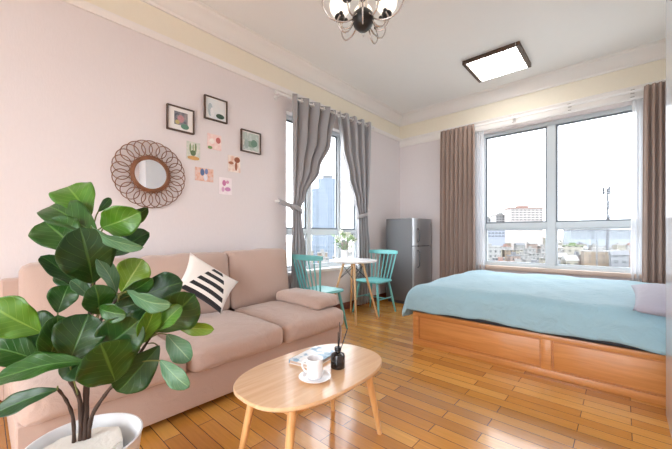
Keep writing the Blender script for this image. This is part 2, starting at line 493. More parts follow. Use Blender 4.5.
W1 = (2.5, 4.04, .63, 2.62)          # left window opening: y0 y1 z0 z1
W2 = (1.43, 3.26, .63, 2.66)         # back window opening: x0 x1 z0 z1
W3 = (1.3, 3.45, .05, 2.7)            # unseen window added behind the camera for fill daylight
m = MB()
m.box((-WT, FY, 0), (0, W1[0], RAIL)); m.box((-WT, W1[1], 0), (0, DY, RAIL))
m.box((-WT, W1[0], 0), (0, W1[1], W1[2])); m.box((-WT, W1[0], W1[3]), (0, W1[1], RAIL))
m.box((-WT, FY, RAIL), (0, DY, CH), mi=1)
struct(m.build('wall_left', [M['wall'], M['band']], smooth=0))
m = MB()
m.box((-WT, DY, 0), (W2[0], DY+WT, RAIL)); m.box((W2[1], DY, 0), (WX+WT, DY+WT, RAIL))
m.box((W2[0], DY, 0), (W2[1], DY+WT, W2[2])); m.box((W2[0], DY, W2[3]), (W2[1], DY+WT, RAIL))
m.box((-WT, DY, RAIL), (WX+WT, DY+WT, CH), mi=1)
struct(m.build('wall_back', [M['wall'], M['band']], smooth=0))
m = MB()
m.box((WX, FY, 0), (WX+WT, DY, RAIL)); m.box((WX, FY, RAIL), (WX+WT, DY, CH), mi=1)
struct(m.build('wall_right', [M['wall'], M['band']], smooth=0))
m = MB(); m.box((3.258, 1.95, 0), (WX, 2.80, CH), bevel=.006)
struct(m.build('wall_side', M['gloss_white'], smooth=30))
m = MB()
m.box((-WT, FY-WT, 0), (W3[0], FY, CH)); m.box((W3[1], FY-WT, 0), (WX+WT, FY, CH))
m.box((W3[0], FY-WT, 0), (W3[1], FY, W3[2])); m.box((W3[0], FY-WT, W3[3]), (W3[1], FY, CH))
struct(m.build('wall_front', M['wall'], smooth=0))

m = MB(); m.box((-1.5, FY-4.2, -.12), (WX+1.5, FY-.205, -.02)); struct(m.build('bounce_slab', plain('pale_bounce_tile', rgb(232, 230, 226), .6, var=.03, scale=3), smooth=0))  # unseen pale slab, added to bounce sky light up to the ceiling

# crown moulding: profile (out from wall, z)
crown = [(0, 3.10), (.02, 3.10), (.022, 3.125), (.04, 3.14), (.055, 3.17), (.075, 3.20), (.10, 3.22), (.118, 3.235), (.122, 3.255), (.14, 3.262), (.14, CH), (0, CH)]
rail = [(0, RAIL-.02), (.012, RAIL-.02), (.022, RAIL), (.03, RAIL+.02), (.03, RAIL+.035), (.012, RAIL+.045), (0, RAIL+.045)]
brail = [(0, 2.715), (.014, 2.715), (.018, 2.74), (.014, 2.75), (.014, 2.815), (.026, 2.83), (.032, 2.85), (.02, 2.862), (0, 2.862)]
def run(prof, a, b, axis, mat, name, sgn=1):
    m = MB()
    ends = []
    for t in (a, b):
        r = []
        for d, z in prof:
            if axis == 'left': p = (d, t, z)
            elif axis == 'back': p = (t, DY-d, z)
            elif axis == 'right': p = (WX-d, t, z)
            r.append(m.bm.verts.new(p))
        ends.append(r)
    n = len(prof)
    for i in range(n): m.bm.faces.new((ends[0][i], ends[0][(i+1) % n], ends[1][(i+1) % n], ends[1][i]))
    m.bm.faces.new(ends[0]); m.bm.faces.new(list(reversed(ends[1])))
    return struct(m.build(name, mat, smooth=25))
run(crown, FY, DY, 'left', M['crown'], 'trim_1'); run(crown, 0.0, WX, 'back', M['crown'], 'trim_2'); run(crown, 2.8, DY, 'right', M['crown'], 'trim_3')
run(rail, FY, DY, 'left', M['crown'], 'trim_4'); run(brail, 0.0, WX, 'back', M['crown'], 'trim_5')
bb = [(0, 0), (.014, 0), (.014, .085), (.008, .1), (0, .1)]
run(bb, FY, DY, 'left', M['baseboard'], 'baseboard_left'); run(bb, 0.0, WX, 'back', M['baseboard'], 'baseboard_back'); run(bb, 2.8, DY, 'right', M['baseboard'], 'baseboard_right')

# --- windows.  fr(u0,u1,z0,z1) boxes in the wall plane
def window(name, axis, u0, u1, z0, z1, plane, dep, bars_u, bars_z, fw=.05):
    """axis 'x': wall across x (u=x, depth along y); axis 'y': u=y, depth along x"""
    def B(m, a, b, c, d, p0, p1, bev=.004, mi=0):
        if axis == 'x': m.box((a, p0, c), (b, p1, d), bevel=bev, seg=1, mi=mi)
        else: m.box((p0, a, c), (p1, b, d), bevel=bev, seg=1, mi=mi)
    p0, p1 = plane, plane+dep
    root = MB()
    B(root, u0, u1, z0, z0+fw, p0, p1); B(root, u0, u1, z1-fw, z1, p0, p1)
    B(root, u0, u0+fw, z0+fw, z1-fw, p0, p1); B(root, u1-fw, u1, z0+fw, z1-fw, p0, p1)
    for b0, b1 in bars_u: B(root, b0, b1, z0+fw, z1-fw, p0, p1)
    us = [u0+fw]+[v for b in bars_u for v in b]+[u1-fw]
    cols = list(zip(us[0::2], us[1::2]))
    for c0, c1 in cols:
        for b0, b1 in bars_z: B(root, c0, c1, b0, b1, p0, p1)
    o = struct(root.build(name, M['alu'], smooth=30))
    zs = [z0+fw]+[v for b in bars_z for v in b]+[z1-fw]
    rows = list(zip(zs[0::2], zs[1::2]))
    pm = plane+dep*.5
    for c0, c1 in cols:
        for r0, r1 in rows:
            s = MB(); w = .022
            q0, q1 = pm-.012, pm+.012
            B(s, c0, c1, r0, r0+w, q0, q1, .002); B(s, c0, c1, r1-w, r1, q0, q1, .002)
            B(s, c0, c0+w, r0+w, r1-w, q0, q1, .002); B(s, c1-w, c1, r0+w, r1-w, q0, q1, .002)
            so = s.build('window_sash', M['gasket'] if r1-r0 > .9 else M['alu'], o, smooth=30)
            g = MB(); B(g, c0+w, c1-w, r0+w, r1-w, pm-.003, pm+.003, 0)
            g.build('window_pane', M['glass'], so, smooth=0)
    return o
window('window_1', 'y', W1[0], W1[1], W1[2], W1[3], -.16, .07, [(2.93, 3.01), (3.56, 3.63)], [(1.12, 1.18)])
window('window_2', 'x', W2[0], W2[1], W2[2], W2[3], DY+.05, .08, [(2.285, 2.385)], [(1.195, 1.275)])
window('fill_window', 'x', W3[0], W3[1], W3[2], W3[3], FY-.14, .07, [(2.34, 2.40)], [])  # added opening, lets fill light in from behind the camera
m = MB(); m.box((-.09, W1[0]-.06, W1[2]-.03), (.05, W1[1]+.06, W1[2]+.012), bevel=.006); struct(m.build('trim_6', M['white_paint'], smooth=30))
m = MB(); m.box((W2[0]-.03, DY-.06, W2[2]-.04), (W2[1]+.03, DY+.05, W2[2]+.012), bevel=.006); struct(m.build('trim_7', M['sill'], smooth=30))

# ------------------------------------------------------------------ sofa
SY0, SY1 = .10, 2.25
so = thing('sofa', 'long blush pink three-seat sofa against the left wall', 'sofa', (.6, (SY0+SY1)/2, 0))
def puffy(lo, hi, bev, puff, seed, nx=14, ny=18):
    """cushion: rounded box whose faces swell; returns MB"""
    lo = Vector(lo); hi = Vector(hi); c = (lo+hi)/2; h = (hi-lo)/2
    m = MB()
    r = bmesh.ops.create_cube(m.bm, size=2)
    bmesh.ops.subdivide_edges(m.bm, edges=m.bm.edges[:], cuts=11, use_grid_fill=True)
    rnd = random.Random(seed); ph = [rnd.uniform(0, 6) for _ in range(6)]
    for v in m.bm.verts:
        p = v.co.copy()
        q = Vector((p.x*h.x, p.y*h.y, p.z*h.z))
        inn = Vector([max(-(h[i]-bev), min(h[i]-bev, q[i])) for i in range(3)])
        d = q-inn
        if d.length > 1e-6: q = inn + d.normalized()*bev if max(abs(d[i]) for i in range(3)) >= bev*.999 else inn + d
        sw = [(1-p[(i+1) % 3]**2)*(1-p[(i+2) % 3]**2) for i in range(3)]
        for i in range(3):
            if abs(p[i]) > .99: q[i] += math.copysign(puff[i]*sw[i], p[i])
        w = .004*math.sin(q.y*17+ph[0]+3*q.x)+.003*math.sin(q.x*23+ph[1]+q.z*15)+.003*math.sin(q.y*31+q.z*19+ph[2])
        q.z += w*.8; q.x += w*.6
        v.co = q + c
    return m
yo = (SY0+SY1)/2; xo = .6
m = MB(); m.box((.10-xo, SY0-yo, .045), (1.12-xo, SY1-yo, .27), bevel=.018, seg=3); m.build('base', M['sofa_back'], so)
m = MB(); m.box((.06-xo, SY0-yo-.02, .045), (.16-xo, SY1-yo, .82), bevel=.03, seg=3); m.build('back_frame', M['sofa_back'], so)
seams = [SY0, .83, 1.55, SY1]
for i in range(3):
    y0, y1 = seams[i]-yo+.004, seams[i+1]-yo-.004
    m = puffy((.36-xo, y0, .255), (1.165-xo, y1, .425), .055, (.012, .004, .03), 10+i)
    m.build('seat_cushion', M['sofa'], so, smooth=180)
for i in range(3):
    y0, y1 = seams[i]-yo+.004, seams[i+1]-yo-.004
    if i == 0: y0 += .06
    m = puffy((.15-xo, y0, .40), (.37-xo, y1, .955), .05, (.035, .004, .006), 20+i)
    for v in m.bm.verts:
        v.co.x += -(v.co.z-.45)*.10+.02
        v.co.z -= .045*max(0, (v.co.z-.4)/.55)*(1-(v.co.y+yo-SY0)/(SY1-SY0))
    m.build('back_cushion', M['sofa_back'], so, smooth=180)
m = puffy((.47-xo, 1.96-yo, .435), (1.10-xo, 2.24-yo, .545), .045, (.006, .01, .012), 31)
m.build('arm_pad', M['sofa'], so, smooth=180)
for sx in (.2, 1.05):
    for sy in (SY0+.08, SY1-.08):
        m = MB(); m.lathe([(.022, 0), (.026, .05)], (sx-xo, sy-yo, 0), 12); m.build('foot', M['black'], so)

# striped throw cushion leaning on the back
def stripe_mat():
    m, nt, p = new_mat('striped_cotton'); L = nt.links.new
    uv = N(nt, 'ShaderNodeUVMap'); sp = N(nt, 'ShaderNodeSeparateXYZ'); L(uv.outputs[0], sp.inputs[0])
    def mth(op, a, b=None):
        n = N(nt, 'ShaderNodeMath', operation=op)
        for i, v in enumerate((a, b)):
            if v is None: continue
            if isinstance(v, (int, float)): n.inputs[i].default_value = v
            else: L(v, n.inputs[i])
        return n.outputs[0]
    u, v = sp.outputs[0], sp.outputs[1]
    fr = mth('FRACT', mth('DIVIDE', mth('SUBTRACT', v, .10), .2))
    s = mth('LESS_THAN', fr, .52)
    lo = mth('GREATER_THAN', u, mth('SUBTRACT', .52, mth('MULTIPLY', v, .47)))
    hi = mth('LESS_THAN', u, mth('ADD', .60, mth('MULTIPLY', v, .38)))
    vr = mth('GREATER_THAN', v, .10)
    k = mth('MULTIPLY', mth('MULTIPLY', s, lo), mth('MULTIPLY', hi, vr))
    mx = N(nt, 'ShaderNodeMix', data_type='RGBA'); mx.inputs[6].default_value = rgb(240, 234, 228); mx.inputs[7].default_value = rgb(26, 25, 28)
    L(k, mx.inputs[0]); L(mx.outputs[2], p.inputs['Base Color'])
    p.inputs['Roughness'].default_value = .85; p.inputs['Sheen Weight'].default_value = .2
    tc = N(nt, 'ShaderNodeTexCoord'); nz = N(nt, 'ShaderNodeTexNoise'); nz.inputs['Scale'].default_value = 260; L(tc.outputs['Object'], nz.inputs['Vector'])
    bp = N(nt, 'ShaderNodeBump'); bp.inputs['Strength'].default_value = .2; bp.inputs['Distance'].default_value = .004; L(nz.outputs[0], bp.inputs['Height']); L(bp.outputs[0], p.inputs['Normal'])
    return m
M['stripe'] = stripe_mat()
def pillow(T, R, B, Lf, thick, loc):
    """soft square from four corners; u runs T->R, v runs T->L"""
    T, R, B, Lf = map(Vector, (T, R, B, Lf))
    nrm = ((R-T).cross(Lf-T)).normalized()
    m = MB()
    lay = m.bm.loops.layers.uv.verify()
    n = 18
    for side in (1, -1):
        V = []
        for i in range(n+1):
            row = []
            for j in range(n+1):
                u, v = i/n, j/n
                du, dv = 2*u-1, 2*v-1
                # pull edges inward between corners
                uu = u + .045*(-du)*(1-dv*dv)*abs(du)**2
                vv = v + .045*(-dv)*(1-du*du)*abs(dv)**2
                p = T*(1-uu)*(1-vv) + R*uu*(1-vv) + B*uu*vv + Lf*(1-uu)*vv
                h = thick*((1-du**2)*(1-dv**2))**.45 if abs(du) < 1 and abs(dv) < 1 else 0
                h += .004*math.sin(9*u+4*v)*(1-du**2)*(1-dv**2)
                row.append(m.bm.verts.new(p + nrm*h*side - Vector(loc)))
            V.append(row)
        for i in range(n):
            for j in range(n):
                f = m.bm.faces.new((V[i][j], V[i+1][j], V[i+1][j+1], V[i][j+1]))
                for lp, (a, b) in zip(f.loops, ((i, j), (i+1, j), (i+1, j+1), (i, j+1))): lp[lay].uv = (a/n, b/n)
    bmesh.ops.remove_doubles(m.bm, verts=m.bm.verts[:], dist=.0004)
    return m
pl = (.55, 1.25, .45)
m = pillow((.45, 1.135, .96), (.55, 1.515, .69), (.645, 1.30, .46), (.575, .985, .715), .058, pl)
o = m.build('throw_pillow', M['stripe'], smooth=180, loc=pl)
tag(o, 'white cushion with black diagonal stripes on the pink sofa', 'cushion')

# ------------------------------------------------------------------ coffee table
CT = Vector((1.885, 1.145, 0))
ct = thing('coffee_table', 'low pale wood coffee table with rounded oval top in front of the sofa', 'coffee table', CT)
TZ = .415
def sup(a, b, e, n=64):
    out = []
    for i in range(n):
        t = 2*PI*i/n; c, s = math.cos(t), math.sin(t)
        out.append((a*math.copysign(abs(c)**(2/e), c), b*math.copysign(abs(s)**(2/e), s)))
    return out
m = MB()
rings = []
for k, z in ((.975, TZ-.022), (1.0, TZ-.014), (1.0, TZ-.004), (.992, TZ)):
    rings.append([m.bm.verts.new((x*k, y*k, z)) for x, y in sup(.262, .412, 2.6)])
for a, b in zip(rings, rings[1:]):
    for j in range(64): m.bm.faces.new((a[j], a[(j+1) % 64], b[(j+1) % 64], b[j]))
m.bm.faces.new(list(reversed(rings[0]))); m.bm.faces.new(rings[-1])
m.build('tabletop', M['table_wood'], ct)
for sx in (-1, 1):
    for sy in (-1, 1):
        m = MB(); m.tube([(sx*.135, sy*.26, TZ-.022), (sx*.155, sy*.298, .2), (sx*.175, sy*.332, 0)], [.021, .018, .013], 14)
        m.build('leg', M['table_leg'], ct)
for sx in (-1, 1):
    m = MB(); m.box((sx*.139-.009, -.27, .335), (sx*.139+.009, .27, .36), bevel=.004); m.build('stretcher', M['table_leg'], ct)
for sy in (-1, 1):
    m = MB(); m.box((-.14, sy*.268-.009, .335), (.14, sy*.268+.009, .36), bevel=.004); m.build('stretcher', M['table_leg'], ct)

# saucer, cup, book, diffuser
SC = Vector((1.972, 1.062, TZ))
m = MB(); m.lathe([(.034, 0), (.038, .003), (.06, .007), (.076, .014), (.077, .016), (.074, .0165), (.055, .010), (.034, .0065), (.002, .006)], (0, 0, 0), 40)
o = m.build('saucer', M['ceramic'], smooth=50, loc=SC); tag(o, 'round white saucer under the coffee cup on the low table', 'saucer')
cup = thing('coffee_cup', 'white ceramic coffee cup standing on its saucer', 'cup', SC+Vector((0, 0, .0066)))
m = MB(); m.lathe([(.027, 0), (.034, .004), (.037, .02), (.0385, .06), (.0395, .092), (.0395, .0935), (.0365, .0935), (.0355, .06), (.033, .02), (.028, .008), (.002, .007)], (0, 0, 0), 40)
m.build('body', M['ceramic'], cup, smooth=50)
hd = (-RT*.9+FW*.2).normalized()
m = MB(); m.tube([hd*.036+Vector((0, 0, .078)), hd*.052+Vector((0, 0, .08)), hd*.063+Vector((0, 0, .066)), hd*.062+Vector((0, 0, .045)), hd*.05+Vector((0, 0, .028)), hd*.035+Vector((0, 0, .024))], .0048, 10)
m.build('handle', M['ceramic'], cup)

bk = thing('book', 'book with blue and white cover lying behind the coffee cup', 'book', (1.792, 1.235, TZ), math.radians(10))
m = MB(); m.box((-.076, -.118, .003), (.076, .118, .017)); m.build('pages', M['book_pages'], bk, smooth=0)
m = MB(); m.box((-.08, -.122, .017), (.08, .122, .021), bevel=.001); m.build('front_cover', M['book_cover'], bk, smooth=0)
m = MB(); m.box((-.08, -.122, 0), (.08, .122, .003), bevel=.001); m.build('back_cover', M['paper'], bk, smooth=0)
m = MB(); m.box((-.081, -.122, 0), (-.076, .122, .021), bevel=.001); m.build('spine', M['book_cover'], bk, smooth=0)

DF = Vector((1.965, 1.235, TZ))
df = thing('reed_diffuser', 'black glass reed diffuser bottle with dark sticks on the coffee table', 'diffuser', DF)
m = MB(); m.lathe([(.034, 0), (.037, .003), (.0375, .06), (.034, .07), (.02, .078), (.0135, .082), (.0135, .09)], (0, 0, 0), 32); m.build('bottle', M['bottle'], df, smooth=40)
m = MB(); m.lathe([(.016, .088), (.0175, .089), (.0175, .104), (.016, .106), (.006, .106)], (0, 0, 0), 24); m.build('collar', M['black'], df, smooth=40)
for a, b, h in ((.006, .004, .235), (-.004, .022, .21), (.022, .03, .2), (.012, -.012, .19)):
    m = MB(); m.tube([(a*.2, b*.2, .07), (a*1.4, b*1.4, h)], .0019, 6); m.build('reed', M['black'], df)

# ------------------------------------------------------------------ planter with fiddle-leaf fig
PC = Vector((1.56, .262, 0))
plant = thing('potted_plant', 'large leafy fiddle-leaf fig in a white planter beside the sofa', 'plant', PC)
PH = .33
m = MB(); m.lathe([(.125, 0), (.14, .006), (.164, .16), (.183, PH-.008), (.187, PH), (.18, PH+.002), (.174, PH-.006), (.16, .2), (.155, .18), (.003, .18)], (0, 0, 0), 56)
m.build('planter', M['pot'], plant, smooth=40)
m = MB()
m.prism([(-.142, -.05), (-.11, -.11), (.02, -.138), (.10, -.10), (.11, .04), (.05, .11), (-.06, .128), (-.12, .065)], .185, .305)
bmesh.ops.bevel(m.bm, geom=m.bm.edges[:], offset=.006, segments=2, affect='EDGES')
m.build('foam_filler', M['foam'], plant, smooth=30)
def P(px, py, d): return at(px, py, d) - PC
def crv(pts, n=6):
    pts = [Vector(p) for p in pts]; out = []
    for i in range(len(pts)-1):
        p0 = pts[max(i-1, 0)]; p1 = pts[i]; p2 = pts[i+1]; p3 = pts[min(i+2, len(pts)-1)]
        for k in range(n):
            t = k/n
            out.append(.5*((2*p1)+(p2-p0)*t+(2*p0-5*p1+4*p2-p3)*t*t+(3*p1-p0-3*p2+p3)*t**3))
    out.append(pts[-1]); return out
def stem(pts, r0, r1, name='stem', mat='bark'):
    c = crv([P(*p) for p in pts]); k = len(c)-1
    m = MB(); m.tube(c, [r0+(r1-r0)*i/k + (.0008*math.sin(i*1.7)) for i in range(k+1)], 10)
    return m.build(name, M[mat], plant, smooth=60)
stem([(85, 443, 1.245), (86, 405, 1.24), (87, 370, 1.235), (90, 320, 1.22), (93, 285, 1.2), (94, 250, 1.2), (93, 226, 1.22)], .0115, .006)
stem([(81, 444, 1.24), (80, 402, 1.22), (71, 382, 1.19), (62, 366, 1.16), (48, 348, 1.13)], .009, .005)
stem([(74, 446, 1.225), (73, 418, 1.215), (66, 400, 1.2), (57, 388, 1.17)], .007, .0045)
stem([(88, 441, 1.25), (92, 416, 1.24), (105, 395, 1.22), (116, 382, 1.2), (135, 360, 1.22), (150, 338, 1.25)], .0085, .0045)
stem([(90, 340, 1.23), (104, 315, 1.24), (120, 296, 1.25)], .006, .004)

def leaf(bx, by, bd, tx, ty, td, w, mat, roll=0.0, bend=.10, fold=.25, pet=None, wav=.05):
    """blade from its base (bx,by at distance bd) to its tip; w = full width in metres"""
    b = P(bx, by, bd); t = P(tx, ty, td)
    ax = t-b; ln = ax.length; ax.normalize()
    view = -(b+t)/2 + (CAMP-PC); view.normalize()
    n0 = view - ax*view.dot(ax); n0.normalize()
    n = Matrix.Rotation(roll, 3, ax) @ n0
    s = ax.cross(n).normalized()
    rnd = random.Random(int(bx*31+ty*7)); p1, p2 = rnd.uniform(0, 6), rnd.uniform(0, 6)
    m = MB()
    def fn(u, v):
        x = 2*u-1
        prof = (math.sin(PI*min(1, max(0, v))**1.3))**.56 if 0 < v < 1 else 0
        prof *= .80+.32*v
        k = prof*w/2
        e = wav*w*math.sin(v*15+p1+(2 if x > 0 else 0))*abs(x)**2*prof
        h = fold*abs(x)**1.6*k + e - bend*ln*(2*v-1)**2 + .02*ln*math.sin(v*6+p2)
        tipc = .035*w*max(0, v-.93)/.07
        return b + ax*(ln*v) + s*(k*x) + n*h + ax*tipc*0
    m.grid(fn, 12, 20, uv=True)
    bmesh.ops.remove_doubles(m.bm, verts=m.bm.verts[:], dist=.00005)
    o = m.build('leaf', M[mat], plant, smooth=180, solid=.0012)
    if pet:
        c = crv([P(*pet), b*.55+P(*pet)*.45+Vector((0, 0, .008)), b + ax*(ln*.03) - n*(bend*ln*.85)], 5)
        q = MB(); q.tube(c, .0026, 6); q.build('petiole', M['petiole'], o, smooth=60)
    return o
# upper crown
leaf(89, 214, 1.27, 66, 184, 1.34, .15, 'leaf_l', .1, .06, pet=(93, 228, 1.22))
leaf(96, 232, 1.17, 47, 204, 1.27, .135, 'leaf_m', .45, .06, pet=(93, 240, 1.2))
leaf(97, 230, 1.16, 137, 214, 1.12, .115, 'leaf_l', .1, .10, pet=(93, 240, 1.2))
leaf(98, 212, 1.30, 111, 198, 1.34, .035, 'leaf_m', .3, .03, pet=(93, 228, 1.24))
leaf(103, 231, 1.20, 149, 210, 1.24, .075, 'leaf_m', .75, .10, pet=(94, 245, 1.2))
leaf(80, 254, 1.15, 43, 219, 1.18, .15, 'leaf_m', .2, .05, pet=(93, 258, 1.2))
leaf(94, 286, 1.13, 81, 229, 1.05, .165, 'leaf_d', .1, .07, pet=(92, 296, 1.2))
leaf(108, 256, 1.18, 149, 232, 1.24, .095, 'leaf_d', -.6, .05, pet=(94, 262, 1.2))
leaf(86, 228, 1.10, 139, 251, 1.08, .065, 'leaf_s', .95, .08, pet=(93, 250, 1.2))
leaf(90, 291, 1.15, 41, 255, 1.12, .085, 'leaf_d', .6, .05, pet=(92, 300, 1.2))
leaf(92, 291, 1.22, 58, 268, 1.26, .10, 'leaf_d', .1, .06, pet=(92, 306, 1.22))
leaf(92, 298, 1.12, 71, 280, 1.09, .05, 'leaf_s', .5, .05, pet=(92, 312, 1.2))
# middle
leaf(57, 313, 1.16, 68, 285, 1.20, .095, 'leaf_m', -.2, .06, pet=(60, 364, 1.16))
leaf(101, 316, 1.12, 96, 286, 1.08, .10, 'leaf_m', .3, .12, pet=(92, 330, 1.22))
leaf(96, 308, 1.09, 124, 316, 1.07, .07, 'leaf_m', .6, .10, pet=(91, 322, 1.22))
leaf(119, 294, 1.16, 99, 258, 1.10, .062, 'leaf_s', .55, .06, pet=(118, 300, 1.25))
leaf(121, 293, 1.22, 142, 259, 1.25, .12, 'leaf_y', -.15, .07, pet=(119, 300, 1.25))
leaf(121, 296, 1.15, 152, 280, 1.14, .065, 'leaf_m', .6, .06, pet=(119, 300, 1.25))
leaf(122, 293, 1.12, 168, 307, 1.09, .075, 'leaf_s', .75, .09, pet=(118, 302, 1.25))
leaf(138, 296, 1.27, 182, 282, 1.30, .12, 'leaf_d', -.2, .07, pet=(120, 300, 1.25))
leaf(152, 334, 1.22, 194, 296, 1.22, .165, 'leaf_m', .3, .08, pet=(145, 345, 1.25))
leaf(156, 330, 1.16, 181, 306, 1.15, .07, 'leaf_l', -.4, .06, pet=(146, 342, 1.25))
leaf(172, 325, 1.27, 213, 331, 1.28, .06, 'leaf_y', .5, .09, pet=(150, 338, 1.25))
leaf(166, 334, 1.26, 190, 361, 1.24, .09, 'leaf_s', .4, .06, pet=(150, 338, 1.25))
leaf(158, 360, 1.18, 188, 388, 1.15, .07, 'leaf_s', .35, .08, pet=(128, 367, 1.21))
leaf(140, 346, 1.14, 155, 308, 1.12, .075, 'leaf_l', .35, .05, pet=(136, 360, 1.22))
leaf(98, 352, 1.13, 138, 322, 1.10, .15, 'leaf_d', .2, .06, pet=(90, 352, 1.23))
leaf(116, 383, 1.13, 101, 344, 1.05, .19, 'leaf_m', .15, .06, pet=(120, 379, 1.2))
leaf(160, 346, 1.22, 117, 393, 1.15, .13, 'leaf_d', -.3, .06, pet=(146, 344, 1.25))
leaf(108, 342, 1.27, 158, 318, 1.30, .14, 'leaf_d', -.2, .06, pet=(92, 345, 1.23))
leaf(100, 312, 1.27, 150, 300, 1.31, .13, 'leaf_d', .2, .06, pet=(91, 328, 1.23))
# left side
leaf(40, 334, 1.08, -12, 304, 1.02, .15, 'leaf_l', -.45, .08, pet=(58, 360, 1.15))
leaf(44, 360, 1.10, -14, 346, 1.05, .115, 'leaf_m', .35, .08, pet=(62, 366, 1.16))
leaf(84, 359, 1.02, -8, 376, .96, .10, 'leaf_m', .75, .05, pet=(87, 370, 1.22))
leaf(49, 366, 1.06, 59, 316, 1.05, .10, 'leaf_m', .35, .05, pet=(60, 364, 1.16))
leaf(68, 364, 1.06, 88, 314, 1.10, .15, 'leaf_d', -.1, .06, pet=(78, 395, 1.21))
leaf(88, 356, 1.13, 62, 379, 1.08, .085, 'leaf_d', .3, .06, pet=(88, 350, 1.23))
leaf(58, 388, 1.16, -10, 413, 1.10, .075, 'leaf_d', .5, .06, pet=(57, 389, 1.17))
leaf(60, 345, 1.20, 20, 318, 1.22, .13, 'leaf_d', .2, .06, pet=(70, 380, 1.19))

# ------------------------------------------------------------------ mirror and pictures on the left wall
MC = Vector((.012, .985, 1.625))
mi = thing('wall_mirror', 'round mirror with flower-like rattan loop frame on the pink wall', 'mirror', MC)
m = MB()
bm_r = bmesh.ops.create_cone(m.bm, cap_ends=True, segments=48, radius1=.128, radius2=.128, depth=.008, matrix=Matrix.Rotation(PI/2, 4, 'Y'))
m.build('mirror_glass', M['mirror'], mi, smooth=30, loc=(.012, 0, 0))
for rr, tr in ((.136, .012), (.152, .009)):
    m = MB(); m.tube([(.014, rr*math.cos(2*PI*i/48), rr*math.sin(2*PI*i/48)) for i in range(48)], tr, 8, closed=True); m.build('inner_ring', M['rattan'], mi, smooth=60)
NL = 24
for k in range(NL):
    a = 2*PI*k/NL
    pts = []
    for i in range(28):
        t = 2*PI*i/28
        rx = .222+.068*math.cos(t); ty = .072*math.sin(t)
        d = .006 + .008*(1+math.sin(t))/2
        pts.append((d, rx*math.cos(a)-ty*math.sin(a), rx*math.sin(a)+ty*math.cos(a)))
    m = MB(); m.tube(pts, .0038, 6, closed=True); m.build('rattan_loop', M['rattan'], mi, smooth=60)

def hframe(y0, y1, z0, z1, label, stops, scale, seed, inset, extra):
    c = Vector((0, (y0+y1)/2, (z0+z1)/2)); hy, hz = (y1-y0)/2, (z1-z0)/2
    r = thing('picture_frame', label, 'picture', c)
    b = .011; dp = .03
    m = MB()
    m.box((.001, -hy, -hz), (dp, -hy+b, hz), .0015, 1); m.box((.001, hy-b, -hz), (dp, hy, hz), .0015, 1)
    m.box((.001, -hy+b, -hz), (dp, hy-b, -hz+b), .0015, 1); m.box((.001, -hy+b, hz-b), (dp, hy-b, hz), .0015, 1)
    m.build('frame', M['dark_wood'], r, smooth=0)
    m = MB(); m.box((.002, -hy+b, -hz+b), (.014, hy-b, hz-b)); m.build('mat_board', M['paper'], r, smooth=0)
    i0, i1, i2, i3 = inset
    m = MB(); m.box((.014, -hy+i0, -hz+i2), (.016, hy-i1, hz-i3)); m.build('print', print_mat('print_art', stops, scale, seed), r, smooth=0)
    for lay_, (a, b_, c_, d, col) in enumerate(extra):
        n = 14; m = MB()
        pts = [(math.cos(2*PI*i/n)*(b_-a)/2+(a+b_)/2, math.sin(2*PI*i/n)*(d-c_)/2+(c_+d)/2) for i in range(n)]
        f0 = [m.bm.verts.new((.016, y, z)) for y, z in pts]; f1 = [m.bm.verts.new((.0166+.0005*lay_, y, z)) for y, z in pts]
        m.bm.faces.new(f1); m.bm.faces.new(list(reversed(f0)))
        for i in range(n): m.bm.faces.new((f0[i], f0[(i+1) % n], f1[(i+1) % n], f1[i]))
        m.build('print_shape', plain('print_ink', col, .7, var=.25, scale=60), r, smooth=0)
    return r
G = 'framed prints on the pink wall'
hframe(1.117, 1.362, 2.057, 2.283, 'brown framed print of flowers before a grey square, above the loop mirror', [(.35, rgb(86, 92, 104)), (.5, rgb(130, 132, 140)), (.7, rgb(160, 150, 150))], 30, 1.3, (.065, .06, .06, .045),
       [(-.03, .03, -.03, .04, rgb(190, 140, 146)), (.0, .075, -.085, -.035, rgb(98, 140, 122)), (-.05, -.01, -.05, -.01, rgb(190, 176, 120))])
hframe(1.462, 1.704, 2.247, 2.478, 'highest framed print, pale sky over white tower and dark bush', [(.3, rgb(214, 222, 226)), (.7, rgb(232, 232, 230))], 8, 4.4, (.02, .02, .02, .02),
       [(-.085, -.035, -.08, .05, rgb(176, 190, 196)), (-.06, -.02, -.085, .01, rgb(232, 234, 238)), (0, .09, -.085, -.035, rgb(64, 88, 72))])
hframe(1.866, 2.115, 2.005, 2.243, 'rightmost framed print, green garden scene nearest the grey curtain', [(.3, rgb(206, 216, 212)), (.5, rgb(176, 190, 182)), (.7, rgb(226, 226, 220))], 16, 8.2, (.025, .025, .025, .025),
       [(-.07, .07, -.06, .01, rgb(132, 158, 138)), (.0, .08, -.05, .03, rgb(104, 138, 120)), (-.085, -.03, -.08, .02, rgb(160, 176, 172))])
